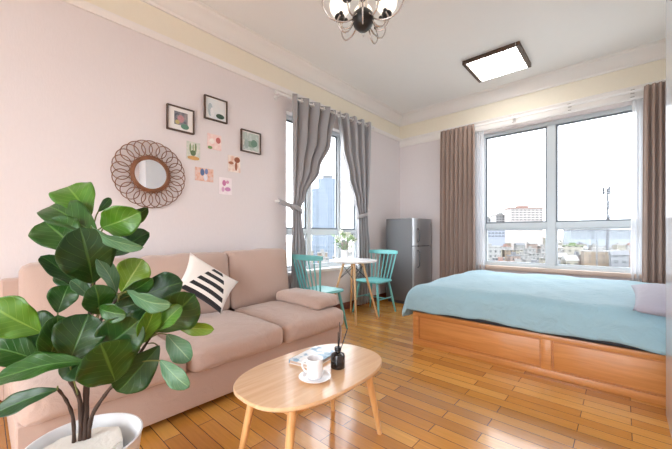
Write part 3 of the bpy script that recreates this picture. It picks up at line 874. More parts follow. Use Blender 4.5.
def card(y0, y1, z0, z1, label, stops, scale, seed, shapes):
    c = Vector((0, (y0+y1)/2, (z0+z1)/2)); hy, hz = (y1-y0)/2, (z1-z0)/2
    r = thing('art_card', label, 'card', c)
    m = MB(); m.box((.0008, -hy, -hz), (.003, hy, hz)); m.build('paper', print_mat('card_art', stops, scale, seed), r, smooth=0)
    for lay_, (a, b_, c_, d, col) in enumerate(shapes):
        n = 14; m = MB()
        pts = [(math.cos(2*PI*i/n)*(b_-a)/2+(a+b_)/2, math.sin(2*PI*i/n)*(d-c_)/2+(c_+d)/2) for i in range(n)]
        f0 = [m.bm.verts.new((.003, y*hy, z*hz)) for y, z in pts]; f1 = [m.bm.verts.new((.0036+.0004*lay_, y*hy, z*hz)) for y, z in pts]
        m.bm.faces.new(f1); m.bm.faces.new(list(reversed(f0)))
        for i in range(n): m.bm.faces.new((f0[i], f0[(i+1) % n], f1[(i+1) % n], f1[i]))
        m.build('motif', plain('card_ink', col, .7, var=.2, scale=80), r, smooth=0)
card(1.298, 1.428, 1.818, 1.99, 'small card of green stems in a vase with a tan base', [(.35, rgb(196, 206, 196)), (.7, rgb(232, 226, 214))], 30, 2.0,
     [(-.9, .9, -1, -.55, rgb(206, 160, 100)), (-.45, .35, -.55, .1, rgb(92, 116, 84)), (-.6, -.35, -.2, .8, rgb(130, 156, 112)), (.2, .45, -.1, .9, rgb(120, 148, 104)), (-.15, .05, 0, .75, rgb(150, 172, 130))])
card(1.5, 1.648, 1.958, 2.113, 'pink card with red figure drawing, topmost of the small cards', [(.3, rgb(236, 196, 190)), (.55, rgb(240, 214, 208)), (.75, rgb(246, 232, 226))], 26, 5.0,
     [(.2, .9, -.1, .7, rgb(196, 110, 104)), (-.7, .0, -.3, .4, rgb(246, 230, 224)), (-.95, -.3, -1, -.6, rgb(120, 150, 96))])
card(1.378, 1.562, 1.628, 1.757, 'orange and blue abstract card, lowest on the left', [(.3, rgb(214, 160, 136)), (.5, rgb(230, 190, 172)), (.7, rgb(222, 206, 206))], 34, 7.0,
     [(-.45, .0, -.2, .9, rgb(96, 118, 160)), (-.1, .35, -.9, .1, rgb(226, 226, 236)), (.05, .4, .1, .95, rgb(120, 136, 180))])
card(1.722, 1.866, 1.765, 1.937, 'brown and white figure card below the rightmost framed print', [(.3, rgb(222, 178, 156)), (.6, rgb(244, 232, 222)), (.8, rgb(240, 226, 214))], 22, 9.0,
     [(.0, .95, .2, .9, rgb(150, 92, 66)), (-.9, -.1, -.1, .25, rgb(176, 116, 86)), (.1, .5, -.8, .3, rgb(166, 106, 80))])
card(1.622, 1.766, 1.519, 1.693, 'pale card with pink blots, lowest of the small cards', [(.3, rgb(238, 226, 230)), (.7, rgb(246, 238, 240))], 26, 11.0,
     [(-.5, .1, .0, .7, rgb(206, 128, 170)), (.1, .55, .3, .7, rgb(214, 150, 182)), (-.1, .8, -.6, -.1, rgb(198, 138, 184)), (-.6, -.15, -.7, -.1, rgb(216, 170, 200))])

# ------------------------------------------------------------------ grey eyelet curtains on the left window
RX = .115
def rodz(y): return 2.735 + (y-2.25)*(.07/1.85)
rod = thing('curtain_rod', 'white curtain rod with finials above the left window', 'curtain rod', (RX, 2.28, rodz(2.28)))
off = Vector((RX, 2.28, rodz(2.28)))
m = MB(); m.tube([Vector((RX, 2.27, rodz(2.27)))-off, Vector((RX, 4.16, rodz(4.16)))-off], .012, 14); m.build('pole', M['rod'], rod)
for y in (2.26, 4.17):
    m = MB(); m.sphere(Vector((RX, y, rodz(y)))-off, .021, 8); m.build('finial', M['rod'], rod)
for y in (2.33, 4.12):
    m = MB(); m.tube([Vector((.004, y, rodz(y)-.012))-off, Vector((RX, y, rodz(y)-.012))-off], .007, 8)
    m.tube([Vector((.002, y, rodz(y)-.012))-off, Vector((.012, y, rodz(y)-.012))-off], .024, 14)
    m.build('bracket', M['rod'], rod)
def lerp_keys(keys, z):
    ks = sorted(keys)
    if z <= ks[0][0]: return ks[0][1:]
    for a, b in zip(ks, ks[1:]):
        if z <= b[0]:
            t = (z-a[0])/(b[0]-a[0]); t = t*t*(3-2*t) if len(a) < 5 else t
            return tuple(a[i]+(b[i]-a[i])*t for i in range(1, len(a)))
    return ks[-1][1:]
def panel(keys, folds, z0, ztop, phase, nz=60, per=14, axis='y', base=RX, tight=1.0):
    """keys: (z, a0, a1, amp); wave across a; depth offset along the other axis"""
    m = MB()
    nu = folds*per
    def fn(u, v):
        zz = z0 + (1-0)*v
        a0, a1, amp = None, None, None
        return None
    def f(u, v):
        top = ztop(u) if callable(ztop) else ztop
        z = z0 + (top-z0)*v
        a0, a1, amp = lerp_keys(keys, z)
        w = math.sin(2*PI*folds*u + phase)
        a = a0 + (a1-a0)*u + .10*(a1-a0)/folds*math.sin(4*PI*folds*u)
        d = base + amp*w + .25*amp*math.sin(2*PI*folds*.5*u + z*2+phase)*(1-v)
        return Vector((d, a, z)) if axis == 'y' else Vector((a, d, z))
    m.grid(f, nu, nz)
    return m
c1 = thing('curtain', 'grey satin eyelet curtain tied back to the left of the side window', 'curtain', (RX, 2.6, 0))
KL = [(0.05, 2.46, 2.74, .028), (.9, 2.475, 2.70, .028), (1.30, 2.495, 2.645, .026), (1.42, 2.50, 2.63, .026), (1.6, 2.50, 2.72, .032), (1.95, 2.495, 2.96, .04), (2.35, 2.49, 3.17, .046), (2.85, 2.485, 3.265, .05)]
m = panel(KL, 4, .05, lambda u: rodz(2.49+.78*u)+.045, .3)
for v in m.bm.verts: v.co -= Vector((RX, 2.6, 0))
m.build('cloth', M['curtain_grey'], c1, smooth=180, solid=.003)
c2 = thing('curtain', 'grey satin eyelet curtain gathered on the right of the side window, nearer the fridge', 'curtain', (RX, 3.8, 0))
KR = [(0.05, 3.78, 4.06, .028), (.9, 3.78, 4.05, .028), (1.3, 3.77, 4.0, .028), (1.42, 3.76, 3.99, .028), (1.6, 3.70, 4.01, .032), (1.95, 3.54, 4.03, .04), (2.35, 3.40, 4.04, .046), (2.85, 3.31, 4.05, .05)]
m = panel(KR, 4, .05, lambda u: rodz(3.31+.74*u)+.045, 2.0)
for v in m.bm.verts: v.co -= Vector((RX, 3.8, 0))
m.build('cloth', M['curtain_grey'], c2, smooth=180, solid=.003)
def eyelet(y, par, off):
    m = MB()
    c = Vector((RX, y, rodz(y)))-off
    m.tube([c + Vector((.0, 0, 0)) + Vector((math.cos(2*PI*i/20)*.026, math.sin(2*PI*i/20)*.010, math.sin(2*PI*i/20)*.026)) for i in range(20)], .006, 6, closed=True)
    m.build('eyelet', M['rod'], par, smooth=60)
for k in range(8):
    eyelet(2.485+.78*(k+.5)/8, c1, Vector((RX, 2.6, 0))); eyelet(3.31+.74*(k+.5)/8, c2, Vector((RX, 3.8, 0)))
def tie(par, off, y0, y1, z, hook):
    m = MB()
    yc, ry = (y0+y1)/2, (y1-y0)/2+.012
    n = 28
    def f(u, v):
        a = 2*PI*u
        return Vector((RX + .055*math.cos(a), yc + ry*math.sin(a), z + (v-.5)*.055 - .05*math.sin(a)*(1 if hook < yc else -1)*.6)) - off
    m.grid(f, n, 2, closed_u=True)
    # strap to the hook on the wall
    def g(u, v):
        p = Vector((RX+.03, yc + (-ry if hook < yc else ry)*.4, z+.01)).lerp(Vector((.05, hook, z+.085)), u)
        return p + Vector((0, 0, (v-.5)*.06)) - off
    m.grid(g, 6, 2)
    m.build('tieback', M['curtain_grey'], par, smooth=180, solid=.004)
tie(c1, Vector((RX, 2.6, 0)), 2.50, 2.63, 1.415, 2.34)
tie(c2, Vector((RX, 3.8, 0)), 3.76, 3.99, 1.40, 4.12)
for y, lab in ((2.34, 'white tieback hook on the pink wall left of the grey curtains'), (4.12, 'white tieback hook on the wall right of the grey curtains')):
    h = thing('tieback_hook', lab, 'hook', (0, y, 1.50))
    m = MB(); m.tube([(.0005, 0, 0), (.045, 0, 0)], .005, 8); m.tube([(.0003, 0, 0), (.006, 0, 0)], .018, 14); m.build('stem', M['rod'], h)
    m = MB(); m.sphere((.052, 0, 0), .016, 8); m.build('knob', M['rod'], h)

# ------------------------------------------------------------------ taupe drapes, sheers and tracks on the back window
for nm, y, z, lab in (('outer', 5.055, 2.765, 'white curtain track above the back window carrying the taupe drapes'), ('inner', 5.115, 2.70, 'white inner track above the back window carrying the sheers')):
    t = thing('curtain_track', lab, 'curtain track', (2.2, y, z))
    m = MB(); m.box((-1.36, -.012, -.012), (1.28, .012, .014), bevel=.004); m.build('rail', M['rod'], t)
    for x in (-.9, -.3, .35, .95):
        b = MB(); b.box((x-.018, -.006, .0), (x+.018, DY-y-.036, .024), bevel=.003); b.build('bracket', M['chrome'], t)
def drape(x0, x1, y, z0, z1, folds, mat, label, cat, amp=.03, ph=0, sol=.003, name='drape'):
    keys = [(z0, x0-.01, x1+.01, amp), (z1-.5, x0, x1, amp), (z1-.1, x0+.004, x1-.004, amp*.75), (z1, x0+.01, x1-.01, amp*.55)]
    m = panel(keys, folds, z0, z1, ph, nz=40, per=10, axis='x', base=y)
    for v in m.bm.verts: v.co -= Vector(((x0+x1)/2, y, z0))
    o = m.build(name, M[mat], smooth=180, loc=((x0+x1)/2, y, z0), solid=sol)
    return tag(o, label, cat)
drape(.85, 1.40, 5.0, .03, 2.785, 8, 'curtain_brown', 'taupe pleated drape at the left of the back window beside the fridge', 'curtain', .032)
drape(3.235, 3.56, 5.0, .03, 2.785, 6, 'curtain_brown', 'taupe pleated drape at the right end of the back window', 'curtain', .03, 1)
drape(1.36, 1.50, 5.115, .03, 2.683, 4, 'sheer', 'narrow white sheer curtain beside the left taupe drape', 'sheer curtain', .018, 0, .001, 'sheer_curtain')
drape(3.14, 3.34, 5.115, .03, 2.683, 5, 'sheer', 'narrow white sheer curtain beside the right taupe drape', 'sheer curtain', .018, 2, .001, 'sheer_curtain')

# ------------------------------------------------------------------ fridge
fx0, fx1, fy0, fy1, fh = .14, .665, 4.50, 5.10, 1.365
fr = thing('fridge', 'grey two-door fridge standing in the corner by the taupe drape', 'fridge', ((fx0+fx1)/2, (fy0+fy1)/2, 0))
o_ = Vector(((fx0+fx1)/2, (fy0+fy1)/2, 0))
def fb(lo, hi, name, mat, par, bev=.01, seg=3):
    m = MB(); m.box(Vector(lo)-o_, Vector(hi)-o_, bevel=bev, seg=seg); return m.build(name, M[mat], par)
fb((fx0, fy0, .05), (fx1-.05, fy1, fh), 'body', 'fridge', fr)
fb((fx0+.03, fy0+.015, 0), (fx1-.07, fy1-.015, .052), 'plinth', 'fridge_dark', fr, .004, 1)
zs = .925
def fdoor(z0, z1):
    m = MB(); n = 12
    pts = [(fx1-.046, fy0)]
    for i in range(n+1):
        t = i/n; pts.append((fx1 + .028*(1-(2*t-1)**4) - .012, fy0 + (fy1-fy0)*t))
    pts.append((fx1-.046, fy1))
    m.prism([(x-o_.x, y-o_.y) for x, y in pts], z0, z1)
    return m.build('door', M['fridge_door'], fr, smooth=40)
d1 = fdoor(zs+.006, fh-.004); d2 = fdoor(.062, zs-.006)
for dd, z0, z1 in ((d1, zs+.06, zs+.28), (d2, zs-.34, zs-.06)):
    m = MB(); y = fy0+.075
    m.tube([Vector((fx1+.012, y, z0))-o_, Vector((fx1+.04, y, z0+.035))-o_, Vector((fx1+.044, y, (z0+z1)/2))-o_, Vector((fx1+.04, y, z1-.035))-o_, Vector((fx1+.012, y, z1))-o_], .009, 10)
    m.build('handle', M['fridge_dark'], dd)
fb((fx1+.012, fy0+.06, zs-.012), (fx1+.02, fy0+.1, zs+.012), 'emblem_plate', 'fridge_dark', fr, .002, 1)

# ------------------------------------------------------------------ bistro table, chairs, posy
TB = Vector((.42, 3.28, 0))
tb = thing('bistro_table', 'small round white dining table on wooden dowel legs by the window', 'table', TB)
m = MB(); m.lathe([(.30, .748), (.312, .752), (.316, .760), (.316, .768), (.311, .772)], (0, 0, 0), 56); m.build('tabletop', M['lacquer'], tb, smooth=40)
for k in range(4):
    a = PI/4 + k*PI/2
    m = MB(); m.tube([(.12*math.cos(a), .12*math.sin(a), .748), (.33*math.cos(a), .33*math.sin(a), 0)], [.017, .011], 12); m.build('leg', M['beech'], tb)
def legp(k, z):
    a = PI/4+k*PI/2; r = .12+.21*(.748-z)/.748
    return Vector((r*math.cos(a), r*math.sin(a), z))
for k in range(4):
    m = MB(); m.tube([legp(k, .70), legp(k+1, .52)], .004, 6); m.tube([legp(k+1, .70), legp(k, .52)], .004, 6); m.build('brace', M['black'], tb)
def round_rect(a, b, r, n=6):
    out = []
    for cx, cy, s in ((a-r, b-r, 0), (-a+r, b-r, 1), (-a+r, -b+r, 2), (a-r, -b+r, 3)):
        for i in range(n+1):
            t = PI/2*(s+i/n); out.append((cx+r*math.cos(t), cy+r*math.sin(t)))
    return out
def make_chair(label, loc, rz):
    """faces +y, back at -y"""
    r = thing('spindle_chair', label, 'chair', loc, rz, 'teal spindle-back chairs')
    m = MB(); rings = []
    for s, z in ((.94, .435), (1, .443), (1, .458), (.975, .466)):
        rings.append([m.bm.verts.new((x*s*(1+.06*y/.21), y*s, z)) for x, y in round_rect(.205, .205, .07)])
    nn = len(rings[0])
    for a, b in zip(rings, rings[1:]):
        for j in range(nn): m.bm.faces.new((a[j], a[(j+1) % nn], b[(j+1) % nn], b[j]))
    m.bm.faces.new(list(reversed(rings[0]))); m.bm.faces.new(rings[-1])
    m.build('seat', M['teal'], r, smooth=40)
    for sx in (-1, 1):
        for sy in (-1, 1):
            m = MB(); m.tube([(sx*.15, sy*.145, .44), (sx*.19, sy*.18, .2), (sx*.222, sy*.212, 0)], [.016, .018, .011], 10); m.build('leg', M['teal'], r)
        m = MB(); m.tube([(sx*.188, -.178, .215), (sx*.188, .178, .215)], .008, 8); m.build('stretcher', M['teal'], r)
    m = MB(); m.tube([(-.188, 0, .215), (.188, 0, .215)], .008, 8); m.build('stretcher', M['teal'], r)
    # crest rail, curved
    def cr(x): return Vector((x, -.275+.05*(x/.245)**2, 0))
    m = MB(); k = 14; sec = []
    for i in range(k+1):
        x = -.245+.49*i/k; c = cr(x); h = .03-.008*abs(2*i/k-1)**3
        sec.append([m.bm.verts.new((c.x, c.y+dy, .85+dz)) for dy, dz in ((-.010, -h), (.010, -h), (.012, 0), (.008, h), (-.008, h), (-.012, 0))])
    for a, b in zip(sec, sec[1:]):
        for j in range(6): m.bm.faces.new((a[j], a[(j+1) % 6], b[(j+1) % 6], b[j]))
    m.bm.faces.new(sec[0]); m.bm.faces.new(list(reversed(sec[-1])))
    m.build('crest_rail', M['teal'], r, smooth=45)
    for i in range(7):
        t = i/6*2-1
        top = cr(t*.22)+Vector((0, 0, .83)); bot = Vector((t*.155, -.168, .455))
        m = MB(); m.tube([bot, bot.lerp(top, .5), top], [.0075, .0085, .0065] if abs(t) < .99 else [.010, .011, .008], 8); m.build('spindle', M['teal'], r)
    return r
ch = make_chair('teal spindle-back chair between the sofa arm and the round table', (.43, 2.665, 0), 0)
dup(ch, (.412, 3.77, 0), PI, 'teal spindle-back chair between the round table and the fridge')

VZ = .772
vs = thing('flower_vase', 'white vase of pale flowers on the round white table', 'vase', (.30, 3.245, VZ))
m = MB(); m.lathe([(.036, 0), (.042, .006), (.044, .06), (.043, .115), (.047, .13), (.044, .13), (.040, .115), (.04, .02), (.002, .015)], (0, 0, 0), 32); m.build('vase', M['ceramic'], vs, smooth=50)
rnd = random.Random(5)
for k in range(11):
    a = 2*PI*k/11 + rnd.uniform(-.2, .2); rr = rnd.uniform(.03, .15); h = .38 - .9*rr + rnd.uniform(-.03, .03)
    tip = Vector((rr*math.cos(a), rr*math.sin(a), h))
    m = MB(); m.tube(crv([(0.01*math.cos(a), .01*math.sin(a), .03), (rr*.3*math.cos(a), rr*.3*math.sin(a), .15), tip], 4), .0022, 6); st = m.build('stem', M['posy_leaf'], vs)
    m = MB()
    for q in range(12):
        dv = Vector((rnd.gauss(0, 1), rnd.gauss(0, 1), rnd.gauss(0, 1))).normalized()
        m.sphere(tip+dv*.026, rnd.uniform(.012, .018), 4)
    m.build('blossom', M['petal'] if k % 3 else M['posy_pale'], st, smooth=180)
for k in range(14):
    a = 2*PI*k/14 + rnd.uniform(-.3, .3); rr = rnd.uniform(.08, .16); h = rnd.uniform(.17, .34)
    c = Vector((rr*math.cos(a), rr*math.sin(a), h)); out = Vector((math.cos(a), math.sin(a), rnd.uniform(-.6, .5))).normalized()
    side = out.cross(Vector((0, 0, 1))).normalized()
    m = MB()
    m.grid(lambda u, v: c + out*(.06*(v-.3)) + side*((2*u-1)*.02*math.sin(PI*min(.999, max(.001, v)))) + Vector((0, 0, -.01*(2*u-1)**2)), 4, 8)
    m.tube([(0, 0, .12), c*.5+Vector((0, 0, .05)), c-out*.018], .0016, 5)
    m.build('leaf', M['posy_leaf'] if k % 2 else M['posy_pale'], vs, smooth=180)

# ------------------------------------------------------------------ bed
BX0, BX1, BY0, BY1 = 1.475, 3.57, 2.935, 4.76
bed = thing('bed', 'low cherry wood platform bed with panelled front under the back window', 'bed', (2.4, 3.85, 0))
bo = Vector((2.4, 3.85, 0))
def bb_(lo, hi, name, mat, bev=.005):
    m = MB(); m.box(Vector(lo)-bo, Vector(hi)-bo, bevel=bev, seg=2); return m.build(name, M[mat], bed)
bb_((BX0+.02, BY0+.03, .0), (BX1, BY1, .318), 'carcass', 'bed_edge')
bb_((BX0, BY0-.004, .0), (BX1, BY0+.03, .055), 'plinth_rail', 'bed_wood')
bb_((BX0, BY0, .285), (BX1, BY0+.03, .325), 'top_rail', 'bed_wood')
for a, b in ((BX0, BX0+.06), (2.585, 2.655), (BX1-.06, BX1)):
    bb_((a, BY0+.001, .05), (b, BY0+.03, .29), 'stile', 'bed_wood')
for a, b in ((BX0+.06, 2.585), (2.655, BX1-.06)):
    bb_((a, BY0+.014, .055), (b, BY0+.03, .285), 'panel', 'bed_wood', .003)
    m = MB()
    for lo, hi in (((a, .055), (b, .067)), ((a, .273), (b, .285)), ((a, .067), (a+.012, .273)), ((b-.012, .067), (b, .273))):
        m.box(Vector((lo[0], BY0+.007, lo[1]))-bo, Vector((hi[0], BY0+.016, hi[1]))-bo, bevel=.002, seg=1)
    m.build('panel_moulding', M['bed_edge'], bed)
bb_((BX0, BY0+.03, 0), (BX0+.02, BY1, .325), 'foot_panel', 'bed_wood')
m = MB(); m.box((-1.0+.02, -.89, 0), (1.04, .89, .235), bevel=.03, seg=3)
o = m.build('mattress', M['mattress'], loc=(2.5, 3.855, .319)); tag(o, 'mattress edge coloured dark as gap shadow between aqua duvet and bed base', 'mattress')
# duvet: soft sheet over the mattress, falling over the front and the foot
DT = .592
def prof(s, R=.10):
    """s<0 = hanging part; returns (outward offset, drop)"""
    if s >= R*1.57: return (-(s-R*1.57)-R, 0)
    if s >= 0:
        a = s/(R*1.57)*PI/2
        return (-R+R*math.cos(a) , R-R*math.sin(a))
    return (0.012*min(1, -s/.1), R-s)
m = MB()
XL, XR, YF, YB = 1.425, 3.36, 2.905, 4.775
NU, NV = 120, 90
def duv(u, v):
    su = -.185 + u*(XR-XL+.185+.057); sv = -.115 + v*(YB-YF+.115+.057-.02)
    ox, dx = prof(su, .13); oy, dy = prof(sv, .12)
    x = XL-ox; y = YF-oy
    d = (dx**4+dy**4)**.25
    z = DT - d
    z += .006*math.sin(x*5+y*3)+.005*math.sin(x*9-y*7+1)+.003*math.sin(x*21+y*13)
    hang = max(0, min(1, (d-.1)/.15))
    if dy > dx: y -= hang*(.010*math.sin(x*16)+.006*math.sin(x*37+1)); z += hang*.012*math.sin(x*7)
    else: x -= hang*(.012*math.sin(y*14)+.006*math.sin(y*31)+.02); z += hang*.014*math.sin(y*6)
    # crown of the bed: slightly higher mid
    z += .012*math.sin(PI*min(1, max(0, (y-YF)/(YB-YF))))
    return Vector((x, y, max(z, .342 if x > BX0-.01 else .27)))
m.grid(duv, NU, NV)
do = Vector((2.4, 3.85, .6))
for v in m.bm.verts: v.co -= do
o = m.build('duvet', M['duvet'], smooth=180, loc=do, solid=.016); tag(o, 'pale aqua duvet spread over the bed', 'duvet')
pl = (3.34, 3.15, .60)
m = pillow((3.11, 3.45, .70), (3.56, 3.45, .715), (3.56, 2.855, .61), (3.11, 2.855, .605), .075, pl)
o = m.build('pillow', M['pillow_grey'], smooth=180, loc=pl); tag(o, 'lilac grey pillow at the right end of the bed', 'pillow')

# ------------------------------------------------------------------ ceiling lamp
cl = thing('ceiling_lamp', 'square flat ceiling lamp with dark wood side rails near the back window', 'ceiling light', (1.89, 4.33, CH))
m = MB(); m.box((-.26, -.26, -.03), (.26, .26, -.0005), bevel=.004); m.build('housing', M['white_paint'], cl)
for sx in (-1, 1):
    m = MB(); m.box((sx*.297-.02, -.315, -.05), (sx*.297+.02, .315, -.001), bevel=.004); m.build('side_rail', M['dark_wood'], cl)
m = MB(); m.box((-.274, -.315, -.05), (.274, -.298, -.001), bevel=.002); m.build('end_rail', M['dark_wood'], cl)
m = MB(); m.box((-.274, .302, -.045), (.274, .315, -.001), bevel=.002); m.build('end_rail', M['white_paint'], cl)
m = MB(); m.box((-.272, -.297, -.046), (.272, .301, -.032), bevel=.008); m.build('diffuser', M['diffuser'], cl)
for x in (-.15, .15):
    m = MB(); m.box((x-.005, -.295, -.051), (x+.005, .3, -.0455)); m.build('slat', M['dark_wood'], cl, smooth=0)
for y in (-.1, .12):
    m = MB(); m.box((-.27, y-.004, -.050), (.27, y+.004, -.0455)); m.build('slat', M['dark_wood'], cl, smooth=0)

# ------------------------------------------------------------------ chandelier
HC = at(363, 20, 1.9)
hz = HC.z
cd_ = thing('chandelier', 'chandelier of lit frosted globes on curled metal arms at the ceiling', 'chandelier', (HC.x, HC.y, CH))
z0 = hz-CH
m = MB(); m.lathe([(.075, -.03), (.085, -.02), (.085, -.0005)], (0, 0, 0), 32); m.build('canopy', M['chrome'], cd_)
m = MB(); m.tube([(0, 0, -.02), (0, 0, z0+.22)], .008, 10); m.build('rod', M['chrome'], cd_)
m = MB(); m.lathe([(.004, z0-.066), (.03, z0-.06), (.055, z0-.035), (.066, z0), (.06, z0+.03), (.035, z0+.055), (.02, z0+.06)], (0, 0, 0), 28); m.build('hub', M['black'], cd_, smooth=60)
m = MB(); m.lathe([(.02, z0+.06), (.028, z0+.09), (.018, z0+.13), (.026, z0+.17), (.014, z0+.22)], (0, 0, 0), 20); m.build('column', M['chrome'], cd_, smooth=60)
for k in range(5):
    a = 2*PI*k/5 + .95
    ex = Vector((math.cos(a), math.sin(a), 0))
    def Q(r, z): return ex*r + Vector((0, 0, z0+z))
    m = MB(); m.tube(crv([Q(.05, .02), Q(.085, -.02), Q(.13, -.015), Q(.15, .04)], 5), .0052, 8); arm = m.build('arm', M['chrome'], cd_, smooth=60)
    m = MB(); m.lathe([(.010, 0), (.026, .005), (.032, .025), (.027, .036), (.015, .04)], Q(.15, .032), 20); m.build('socket', M['black'], arm, smooth=50)
    m = MB()
    pts = [(.020, 0), (.040, .010), (.058, .036), (.063, .066), (.056, .098), (.042, .118), (.039, .118), (.052, .097), (.059, .066), (.055, .038), (.016, .004)]
    m.lathe(pts, Q(.15, .062), 28); m.build('globe', M['globe'], arm, smooth=60)
    b = a + PI/5; eb = Vector((math.cos(b), math.sin(b), 0))
    def Q2(r, z): return eb*r + Vector((0, 0, z0+z))
    m = MB(); m.tube(crv([Q2(.055, .0), Q2(.12, -.03), Q2(.20, -.015), Q2(.245, .06), Q2(.225, .12), Q2(.19, .115)], 5), .0048, 8); sc = m.build('scroll', M['chrome'], cd_, smooth=60)
    m = MB(); m.sphere(Q2(.188, .108), .013, 8); m.build('bead', M['black'], sc, smooth=180)
    if k % 2 == 0 or k == 3:
        m = MB(); m.tube(crv([Q2(.055, -.01), Q2(.085, -.075), Q2(.125, -.085), Q2(.155, -.035), Q2(.135, .015)], 5), .0045, 8); dl = m.build('drop_loop', M['chrome'], cd_, smooth=60)
        m = MB(); m.sphere(Q2(.134, .02), .012, 8); m.build('bead', M['black'], dl, smooth=180)

# ------------------------------------------------------------------ the city outside
GZ = -24.0
m = MB()
m.box((-900, -300, GZ-1), (500, 1500, GZ)); struct(m.build('ground', plain('city_ground', rgb(140, 136, 128), .9, var=.25, scale=.05), smooth=0))
FAC = {
 'white': facade_mat('facade_white', rgb(92, 92, 91), rgb(39, 42, 43), 3.0, 3.2),
 'cream': facade_mat('facade_cream', rgb(92, 89, 80), rgb(38, 37, 35), 3.4, 3.2),
 'pink': facade_mat('facade_pink', rgb(89, 77, 71), rgb(36, 32, 31), 2.8, 3.2),
 'grey': facade_mat('facade_grey', rgb(75, 77, 80), rgb(29, 33, 36), 3.2, 3.2),
 'tan': facade_mat('facade_tan', rgb(82, 71, 59), rgb(34, 31, 29), 3.0, 3.0),
}
ROOF = {'red': plain('roof_red', rgb(88, 66, 59), .8, var=.1, scale=.5), 'grey': plain('roof_grey', rgb(66, 67, 70), .8, var=.1, scale=.5), 'pale': plain('roof_pale', rgb(90, 89, 87), .8, var=.08, scale=.5), 'green': plain('roof_green', rgb(59, 71, 41), .9, var=.15, scale=.4)}
def house(px, ytop, dep, width, fac, roof, label, group=None, depth=None, gable=0, rz=None, name='house'):
    c = at(px, ytop, dep); top = c.z
    depth = depth or width*.62
    r = thing(name, label, 'building', (c.x, c.y, GZ), YAW*.0 + (rz if rz is not None else random.choice((0, .2, -.15, .08))), group)
    h = top-GZ
    m = MB(); m.box((-width/2, 0, 0), (width/2, depth, h)); m.build('walls', FAC[fac], r, smooth=0)
    m = MB()
    if gable:
        a = [m.bm.verts.new(p) for p in ((-width/2-.4, -.4, h), (width/2+.4, -.4, h), (width/2+.4, depth+.4, h), (-width/2-.4, depth+.4, h), (-width/2-.4, depth/2, h+gable), (width/2+.4, depth/2, h+gable))]
        for f in ((0, 1, 5, 4), (2, 3, 4, 5), (1, 2, 5), (3, 0, 4), (3, 2, 1, 0)): m.bm.faces.new([a[i] for i in f])
    else:
        m.box((-width/2-.2, -.2, h), (width/2+.2, depth+.2, h+.5)); m.box((-width*.2, depth*.3, h+.5), (width*.15, depth*.7, h+2.3))
    m.build('roof', ROOF[roof], r, smooth=0)
    return r
# skyline blocks: windows are parts of the block
def block(px0, px1, ytop, dep, label, wallc, winc, roofc, cols, rows, name='apartment_block'):
    a = at(px0, ytop, dep); b = at(px1, ytop, dep); top = a.z
    w = (b-a).length; c = (a+b)/2
    r = thing(name, label, 'building', (c.x, c.y, GZ), YAW)
    h = top-GZ
    m = MB(); m.box((-w/2, 0, 0), (w/2, 16, h)); m.build('walls', plain('block_wall', wallc, .8, var=.05, scale=.3), r, smooth=0)
    m = MB(); m.box((-w/2-.6, -.6, h), (w/2+.6, 16.6, h+1.6)); m.box((-w*.2, 4, h+1.6), (w*.1, 12, h+4.2)); m.build('roof', roofc, r, smooth=0)
    wm = plain('block_window', winc, .4, var=.1, scale=.4)
    first = None
    for i in range(cols):
        for j in range(rows):
            x = -w/2 + w*(i+.5)/cols; z = h - 3.2*(j+.65)
            if first is None:
                q = MB(); q.box((-w/cols*.38, -.12, -.8), (w/cols*.38, .1, .8)); first = q.build('window', wm, r, smooth=0, loc=(x, 0, z))
            else:
                d = first.copy(); COL.objects.link(d); d.location = (x, 0, z)
    return r
block(511, 543, 208.5, 420, 'tall pale apartment block with red roof edge on the left skyline', rgb(113, 108, 105), rgb(54, 53, 54), ROOF['red'], 8, 9)
block(496, 510.5, 215.5, 445, 'lower stepped block just left of the red-roofed apartments', rgb(109, 108, 108), rgb(54, 54, 56), ROOF['pale'], 5, 7)
block(484, 495.5, 219, 470, 'long distant pale block at the far left of the skyline', rgb(107, 108, 109), rgb(54, 57, 60), ROOF['pale'], 5, 5)
block(571, 642, 230.5, 480, 'wide bluish grey block behind the antenna mast', rgb(93, 99, 105), rgb(43, 48, 54), ROOF['grey'], 18, 4)
block(583, 592, 222, 640, 'small far pale tower left of the antenna mast', rgb(113, 116, 118), rgb(63, 64, 67), ROOF['pale'], 4, 6)
block(484, 505, 228, 330, 'grey low block under the skyline at the left pane', rgb(92, 96, 104), rgb(44, 50, 58), ROOF['grey'], 6, 3)
house(600, 252, 175, 14, 'tan', 'pale', 'tan walled house with flat roof right of the thin pole', rz=.25)
house(620, 255, 165, 7, 'grey', 'grey', 'grey gabled shed beside the tan walled house', gable=2.2, rz=.25)
house(573, 246, 215, 11, 'cream', 'green', 'cream house with green roof garden left of the tan house', rz=.1)
house(488, 247, 210, 15, 'white', 'pale', 'white two-storey house at the lower left of the back window', rz=.3)
# antenna mast
a = at(607.5, 187, 200)
ms = thing('antenna_mast', 'slim antenna mast rising above the rooftops in the back window', 'mast', (a.x, a.y, GZ), YAW)
H_ = a.z-GZ
sm = plain('mast_steel', rgb(52, 55, 60), .5, metal=.2)
m = MB(); m.tube([(0, 0, 0), (0, 0, H_*.55), (0, 0, H_-1)], [.95, .8, .6], 10); m.build('pole', sm, ms)
for i in range(3):
    t = 2*PI*i/3+.3
    m = MB(); m.box((math.cos(t)*1.9-.55, math.sin(t)*1.9-.4, H_-4.4), (math.cos(t)*1.9+.55, math.sin(t)*1.9+.4, H_)); m.tube([(0, 0, H_-3.6), (math.cos(t)*1.9, math.sin(t)*1.9, H_-3.6)], .2, 6); m.build('antenna_panel', sm, ms, smooth=0)
m = MB(); m.box((-3.4, -.25, H_-6.9), (3.4, .25, H_-6.4)); m.build('cross_arm', sm, ms, smooth=0)
